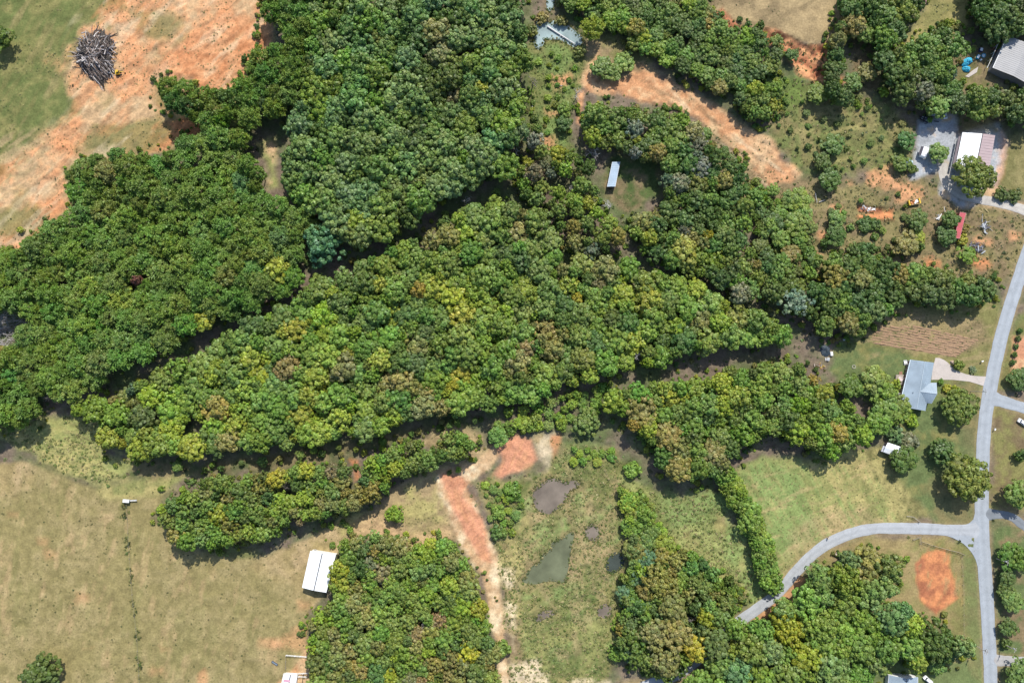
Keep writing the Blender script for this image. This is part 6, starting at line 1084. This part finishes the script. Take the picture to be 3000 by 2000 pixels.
rail_fence('white rail pen right of the stable roof, upper side', [(833, 1970), (858, 1971), (905, 1969)], TRIM, 3, 1.5); rail_fence('white rail pen right of the stable roof, lower side', [(856, 1978), (900, 1980)], TRIM, 3, 1.5); rail_fence('short cross rails of the white pen by the stable', [(874, 1970), (870, 1980)], DARKM, 2, 1.5); rail_fence('right hand cross rails of the white pen by the stable', [(890, 1970), (887, 1998)], DARKM, 2, 1.5)
rail_fence('long weathered rail fence below the side road near the junction', [(2700, 1586), (2735, 1598), (2775, 1609), (2808, 1617), (2822, 1624)], WOOD, 2, 1.3); rail_fence('short fence corner with a red base left of the long rail fence', [(2673, 1580), (2693, 1572), (2694, 1592)], WOOD, 2, 1.4); rail_fence('grey rail fence above the side road near the junction', [(2655, 1511), (2673, 1513), (2692, 1528)], mat('silver_wood', (.36, .34, .33), .8, .15), 2, 1.3); rail_fence('wire fence running down the lot beside the red clay pad', [(2816, 1630), (2821, 1740), (2822, 1858)], WOOD, 2, 1.0, 4.0, 'wire_fence', .02)
rail_fence('overgrown wire fence line running down the tan pasture', [(372, 1478), (378, 1600), (388, 1740), (402, 1870), (410, 2010)], WOOD, 2, .9, 5.0, 'wire_fence', .02)
for x, y, lab in ((2425, 1575, 'wooden gate post on the upper side of the curving road'), (2447, 1622, 'wooden gate post on the lower side of the curving road')):
    p = at(x, y, .5); t = thing('gate_post', lab, 'gate post', (p.x, p.y, 0), .4, 'gate posts of the curving road'); b = MB(); b.box((0, 0, .7), (.4, .4, 1.5)); b.obj('post', WOOD, t); b = MB(); b.box((0, 0, 1.5), (.55, .55, .12)); b.obj('cap', mat('pale_cap', (.5, .42, .33), .8, .1), t); b = MB(); b.tube((0, 0, 1.1), (1.3, .5, .05), .09); b.obj('brace', WOOD, t)
# utility poles: foot at the first pixel, leaning away from the picture's middle only by perspective
def upole(label, fx, fy, h, ang, arms=1):
    p = at(fx, fy, 0); t = thing('utility_pole', label, 'utility pole', (p.x, p.y, 0), ang); b = MB(); b.tube((0, 0, -.5), (0, 0, h), .17, .11, 8); b.obj('pole', mat('pole_wood', (.40, .36, .31), .85, .15), t)
    for k in range(arms):
        b = MB(); b.box((0, .18, h - .5 - k * 1.0), (2.4, .12, .14)); a = b.obj('crossarm', WOOD, t)
        for s in (-1.05, -.35, .35, 1.05): i = MB(); i.tube((s, .18, h - .43 - k), (s, .18, h - .2 - k), .07, .05, 6); i.obj('insulator', TRIM, a)
    b = MB(); b.tube((.32, -.1, h - 2.3), (.32, -.1, h - 1.5), .25, .25, 10); b.obj('transformer', GM, t); return t
upole('utility pole on the verge above the side drive to the right', 2843, 1146, 11, R(85)); upole('utility pole at the edge of the bottom right grove beside the road', 2846, 1883, 11, R(65), 2); upole('utility pole on the right verge of the straight road, by the tree row', 2918, 1635, 8, R(80)); upole('utility pole left of the bottom tree row across the road', 2935, 1882, 9, R(60))
# fallen trunk across the pale pond, plank
def logthing(label, a, b_, r, z0, z1, m, name='fallen_log', limbs=0):
    p, q = at(*a, z0), at(*b_, z1); t = thing(name, label, 'log', (p.x, p.y, 0)); d = q - p; b = MB(); n = 6
    b.path([Vector((0, 0, z0)) + d * k / n + Vector((random.uniform(-.1, .1), random.uniform(-.1, .1), 0)) for k in range(n + 1)], r, r * .55, 8); b.obj('trunk', m, t)
    for k in range(limbs):
        s = Vector((0, 0, z0)) + d * random.uniform(.5, 1); e = s + Vector((random.uniform(-1.2, 1.2), random.uniform(-1.2, 1.2), random.uniform(.1, .6))); b = MB(); b.path([s, e], r * .35, .04, 5); b.obj('branch', m, t)
    return t
logthing('bleached white trunk lying across the pale pond', (1604, 78), (1684, 129), .42, .25, .4, mat('bleached_wood', (.62, .60, .58), .85, .1, 2), limbs=6); logthing('dark plank along the lower shore of the pale pond', (1617, 116), (1643, 117), .16, .15, .15, DARKM)
for x, y, x2, y2, lab in ((1625, 248, 1648, 252, 'grey log lying in the marshy creek'), (2388, 566, 2394, 592, 'thin pale log left of the clay pit'), (2400, 592, 2416, 586, 'short pale log below the thin one by the clay pit'), (1560, 300, 1558, 345, 'grey broken trunk on the creek edge of the oaks')): logthing(lab, (x, y), (x2, y2), .22, .3, .3, DEADW, limbs=2)
# garden plot with ridges
t = thing('vegetable_plot', 'tilled garden plot with straight clay rows above the lawn', 'garden plot'); SOIL = mat('tilled_clay', (.27, .175, .105), .95, .25, 1.5)
for k in range(10):
    a, b_ = O(2032 - k * 4.2, 734 + k * 5.6, 0), O(2246 - k * 5.5, 782 + k * 4.0, 0)
    if k < 3: a = lerp(a, b_, .30 - .1 * k)
    d = b_ - a; n = 34; nn = Vector((-d.y, d.x, 0)).normalized(); V = []; q = []
    for i in range(n + 1):
        c = a + d * i / n; w = .42 * random.uniform(.7, 1.2); hz = .30 * random.uniform(.1, 1.15) * (0.15 if math.sin(i * .9 + k * 2.1) > .8 else 1); c = c + nn * random.uniform(-.1, .1)
        V += [(c - nn * w * 1.4).to_tuple()[:2] + (.0,), (c - nn * w * .4).to_tuple()[:2] + (hz,), (c + nn * w * .4).to_tuple()[:2] + (hz,), (c + nn * w * 1.4).to_tuple()[:2] + (.0,)]
        if i: s = (i - 1) * 4; q += [(s + j, s + j + 1, s + j + 5, s + j + 4) for j in range(3)]
    link('soil_ridge', mesh_np('soil_ridge', V, q, SOIL, smooth=False), t)
# brush pile of felled trunks
pc = at(282, 172, 1); t = thing('brush_pile', 'big heap of felled grey trunks and branches on the cleared ground', 'brush pile', (pc.x, pc.y, 0)); r = random.Random(5); S_ = 1 / 6.25
PILE = [(222, 128), (240, 118), (262, 92), (292, 86), (330, 100), (342, 135), (340, 190), (335, 215), (318, 235), (308, 262), (290, 245), (262, 230), (232, 205), (222, 165)]
PP = [at(x, y, 0) - Vector((pc.x, pc.y, 0)) for x, y in PILE]
b = MB(); PP0 = PP; PP = [PP[i].lerp(PP[(i + 1) % len(PP)], f) * r.uniform(.86, 1.06) for i in range(len(PP)) for f in (0, .33, .66)]; rings = [(.96, 0), (.82, 1.2), (.66, 1.9), (.48, 2.5), (.3, 2.9), (.12, 3.1)]; n = len(PP)
for s, z in rings: b.v += [(p.x * s * r.uniform(.88, 1.08), p.y * s * r.uniform(.88, 1.08), z * r.uniform(.5, 1.3) - .1) for p in PP]
for k in range(5): b.f += [[k * n + i, k * n + (i + 1) % n, (k + 1) * n + (i + 1) % n, (k + 1) * n + i] for i in range(n)]
b.f.append([5 * n + i for i in range(n)]); b.obj('debris_core', mat('dark_debris', (.05, .045, .04), .95, .3, 1), t)
LOGM = [mat('pile_log_%s' % c, v, .9, .25, 1.3) for c, v in (('grey', (.36, .33, .32)), ('brown', (.20, .155, .13)), ('dark', (.07, .06, .055)), ('pale', (.56, .52, .49)))]
lm = []
for k in range(10):
    mb = MB(); L = 1.0; pts = [Vector((-.5 + i * .25, r.uniform(-.02, .02), r.uniform(-.02, .02))) for i in range(5)]; mb.path(pts, .022, .012, 6)
    for j in range(2): s = pts[r.randint(2, 4)]; mb.path([s, s + Vector((r.uniform(.05, .15), r.uniform(-.12, .12), r.uniform(-.02, .08)))], .009, .003, 4)
    lm.append([mb.mesh('log', m) for m in LOGM])
def pile_z(s): return 3.9 * (1 - s ** 1.6)
for k in range(290):
    e = r.choice(PP); e2 = r.choice(PP); s = r.random() ** .55; c = e.lerp(e2, r.random() * .3) * s; L = r.uniform(4, 11) if s < .8 else r.uniform(3, 7)
    base = math.atan2(c.y, c.x); ang = (base + r.gauss(0, .55)) if r.random() < .55 else r.uniform(0, 6.28)
    if c.y < -3: ang = R(-52) + r.gauss(0, .28)
    o = bpy.data.objects.new('log', r.choice(lm)[r.choices(range(4), (4, 4, 5, 1))[0]]); C.objects.link(o); o.parent = t
    o.location = (c.x, c.y, pile_z(s) + r.uniform(.05, .7)); o.rotation_euler = (0, math.atan(1.1 * s) * r.uniform(.2, .9) if r.random() < .6 else r.uniform(-.2, .2), ang); w = r.uniform(.7, 1.25) * 12; o.scale = (L, w, w)
mb = MB()
for k in range(700):
    e = r.choice(PP); s = r.random() ** .5 * 1.04; c = e * s; a = r.uniform(0, 6.28); l = r.uniform(.8, 2.4); z = pile_z(min(s, 1)) + r.uniform(0, .6)
    mb.tube((c.x, c.y, z), (c.x + math.cos(a) * l, c.y + math.sin(a) * l, max(.05, z + r.uniform(-.6, .5))), .045, .02, 3)
stuffpart(mb.obj('twigs', LOGM[1], t))
# grey brush heap at the left picture edge
t = thing('brush_pile', 'grey heap of bare branches cut by the left picture edge', 'brush pile'); pc = at(8, 962, 1); t.location = (pc.x, pc.y, 0)
for k in range(120):
    a = r.uniform(0, 6.28); d = r.random() ** .6; c = Vector((math.cos(a) * 9 * d, math.sin(a) * 8 * d, 0)); o = bpy.data.objects.new('log', r.choice(lm)[r.choices(range(4), (5, 1, 0, 4))[0]]); C.objects.link(o); o.parent = t
    o.location = (c.x, c.y, 1.6 * (1 - d) + r.uniform(.1, .8)); o.rotation_euler = (0, r.uniform(-.3, .3), r.gauss(0.2, .6)); o.scale = (r.uniform(3, 8), 4, 4)
mb = MB()
for k in range(400):
    a = r.uniform(0, 6.28); d = r.random() ** .6; c = (math.cos(a) * 9 * d, math.sin(a) * 8 * d); an = r.uniform(0, 6.28); l = r.uniform(.8, 2.2); mb.tube((c[0], c[1], .3 + 1.4 * (1 - d)), (c[0] + math.cos(an) * l, c[1] + math.sin(an) * l, .3 + 1.4 * (1 - d) + r.uniform(-.2, .5)), .04, .02, 3)
stuffpart(mb.obj('twigs', LOGM[0], t))
# sign-like caution cone in the grass and timber bits near the lane
for x, y, x2, y2, lab in ((2868, 618, 2878, 622, 'pale board beside the lane, left of two'), (2886, 612, 2896, 622, 'yellowish board beside the lane, right of two')): logthing(lab, (x, y), (x2, y2), .2, .2, .2, mat('fresh_timber', (.55, .42, .22), .8, .15), 'timber')

# ------------------------------------------------------------------ weeds, tufts and undergrowth (uncountable)
def tuft_mesh(seed, nl, hs, hgt):
    r_ = np.random.default_rng(seed); v = norm(r_.normal(size=(nl, 3)) * (1, 1, .8)); v[:, 2] = np.abs(v[:, 2]); p = v * np.array([.75, .75, hgt]) * r_.uniform(.4, 1, (nl, 1))
    V, Fq = quad_cloud(p, norm(v + np.array([0, 0, .5]) + r_.normal(size=v.shape) * .5), hs * r_.uniform(.6, 1.3, nl), 1.0, r_); t_ = r_.uniform(.75, 1.2, (nl, 1)) * np.array([1, 1, 1]); return mesh_np('tuft', V, Fq, LEAF, lv=np.repeat(t_, 4, 0))
TP = [bpy.data.objects.new('tuft', tuft_mesh(i, 12 + 6 * (i % 3), .2, .7)) for i in range(5)]
OCC = [[(2040, 810), (2160, 815), (2160, 945), (2050, 940)], [(690, 1255), (780, 1260), (770, 1370), (690, 1365)], [(640, 1540), (690, 1540), (690, 1600), (630, 1600)], [(2170, 295), (2290, 300), (2280, 390), (2165, 390)], [(1390, 370), (1432, 370), (1420, 440), (1385, 440)]]
occd = np.max([sdf(X, Y, OP(q)) for q in OCC] + [sdf(X, Y, OP(P)) for P, _ in PONDS.values()], axis=0)
def sow(name, label, zones, n, r0, r1, tints, seed, clump=.0, hz=.7):
    g = np.random.default_rng(seed); ok = np.isin(zone, [ZN.index(z) for z in zones if z in ZN]) & (occd < -.8) & (roadd > .5)
    if clump: ok &= (N1 + N2 * .5) > clump
    ok[:8] = ok[-8:] = False; jj, ii = np.nonzero(ok); k = g.integers(len(jj), size=n); x = gx[ii[k]] + g.uniform(-.4, .4, n); y = gy[jj[k]] + g.uniform(-.4, .4, n); z = Z[jj[k], ii[k]]
    pts = []
    for q in range(n):
        s = r0 + (r1 - r0) * g.random() ** 2.2; t_ = np.array(tints[g.integers(len(tints))]) * g.uniform(.75, 1.2); pts.append((x[q], y[q], z[q] - .05, int(g.integers(5)), g.uniform(0, 6.28), s, s * g.uniform(.6, 1.1) * hz / .7, (*t_, 1)))
    o = scatter(name, pts, TP, label, 'weeds'); return o
GRN, OLV, STR, DRK = (.10, .14, .035), (.15, .15, .05), (.34, .29, .13), (.055, .075, .025)
sow('pasture_weeds', 'scattered dark weed tufts over the tan pasture', ['pasture'], 4200, .14, .75, [DRK, OLV, OLV, STR, (.13, .12, .05)], 1, -.25, hz=.5)
sow('meadow_weeds', 'tall mixed weeds over the wet meadow and rough fields', ['meadow'], 11000, .3, 1.0, [(.17, .22, .055), (.22, .24, .08), GRN, (.15, .2, .05), STR, (.38, .34, .16), OLV], 2, -.35)
sow('marsh_plants', 'rank green marsh plants along the creek', ['marsh'], 1500, .3, .8, [(.16, .23, .05), (.14, .21, .05), GRN, OLV, (.20, .25, .06)], 3)
sow('garden_weeds', 'green weeds sprouting between the rows of the garden plot', ['garden'], 420, .25, .7, [GRN, OLV, (.16, .2, .05)], 13)
sow('rough_weeds', 'weeds and brambles over the rough ground at the upper right', ['rough_ground', 'pit', 'gully'], 4200, .3, 1.1, [DRK, OLV, GRN, STR, OLV], 4)
sow('field_weeds', 'weed tufts over the upper fields and clearings', ['field', 'clearing', 'dirt_clearing'], 6500, .2, .75, [DRK, OLV, GRN, STR], 5, .05, .5)
sow('undergrowth', 'low undergrowth on the shaded forest floor', ['forest_floor'], 9000, .4, 1.5, [DRK, (.10, .15, .04), (.13, .19, .05), OLV, (.16, .13, .08)], 6)
sow('hay_stubble', 'short straw and green stubble over the mown hay field', ['hay_field'], 3200, .25, .7, [GRN, STR, STR, OLV], 7, hz=.35)
sow('lawn_weeds', 'small tufts over the lawns by the roads', ['lawn', 'planting_bed', 'garden', 'garden'], 2600, .15, .5, [GRN, OLV, STR], 8, hz=.4)
pr_ = np.random.default_rng(77); pts = []
for k in range(260):
    tt = pr_.random(); L = OP([(284, 1150), (293, 1250), (302, 1330), (312, 1420), (318, 1480), (324, 1590)]); i = int(tt * 5); q = lerp(L[i], L[i + 1], tt * 5 - i)
    if math.sin(tt * 37) > -.2: s = pr_.uniform(.3, 1.1); pts.append((q.x + pr_.normal(0, .8), q.y, 0, int(pr_.integers(5)), pr_.uniform(0, 6.28), s, s, (*(np.array([GRN, OLV, OLV, DRK][pr_.integers(4)]) * pr_.uniform(.8, 1.2)), 1)))
scatter('fence_line_weeds', pts, TP, 'weeds grown up along the fence line in the tan pasture', 'weeds'); pts = []
for P, _k in list(PONDS.values()):
    L = smooth_line(OP(P) + [O(*P[0])], 8)
    for q in L:
        for _ in range(3):
            if pr_.random() < .55: s = pr_.uniform(.25, .9); pts.append((q.x + pr_.normal(0, .7), q.y + pr_.normal(0, .7), -.15, int(pr_.integers(5)), pr_.uniform(0, 6.28), s, s * 1.1, (*(np.array([GRN, OLV, STR, (.13, .17, .045)][pr_.integers(4)]) * pr_.uniform(.8, 1.2)), 1)))
scatter('reeds', pts, TP, 'reeds and rushes around the pond margins', 'reeds')
#@@END_OBJECTS
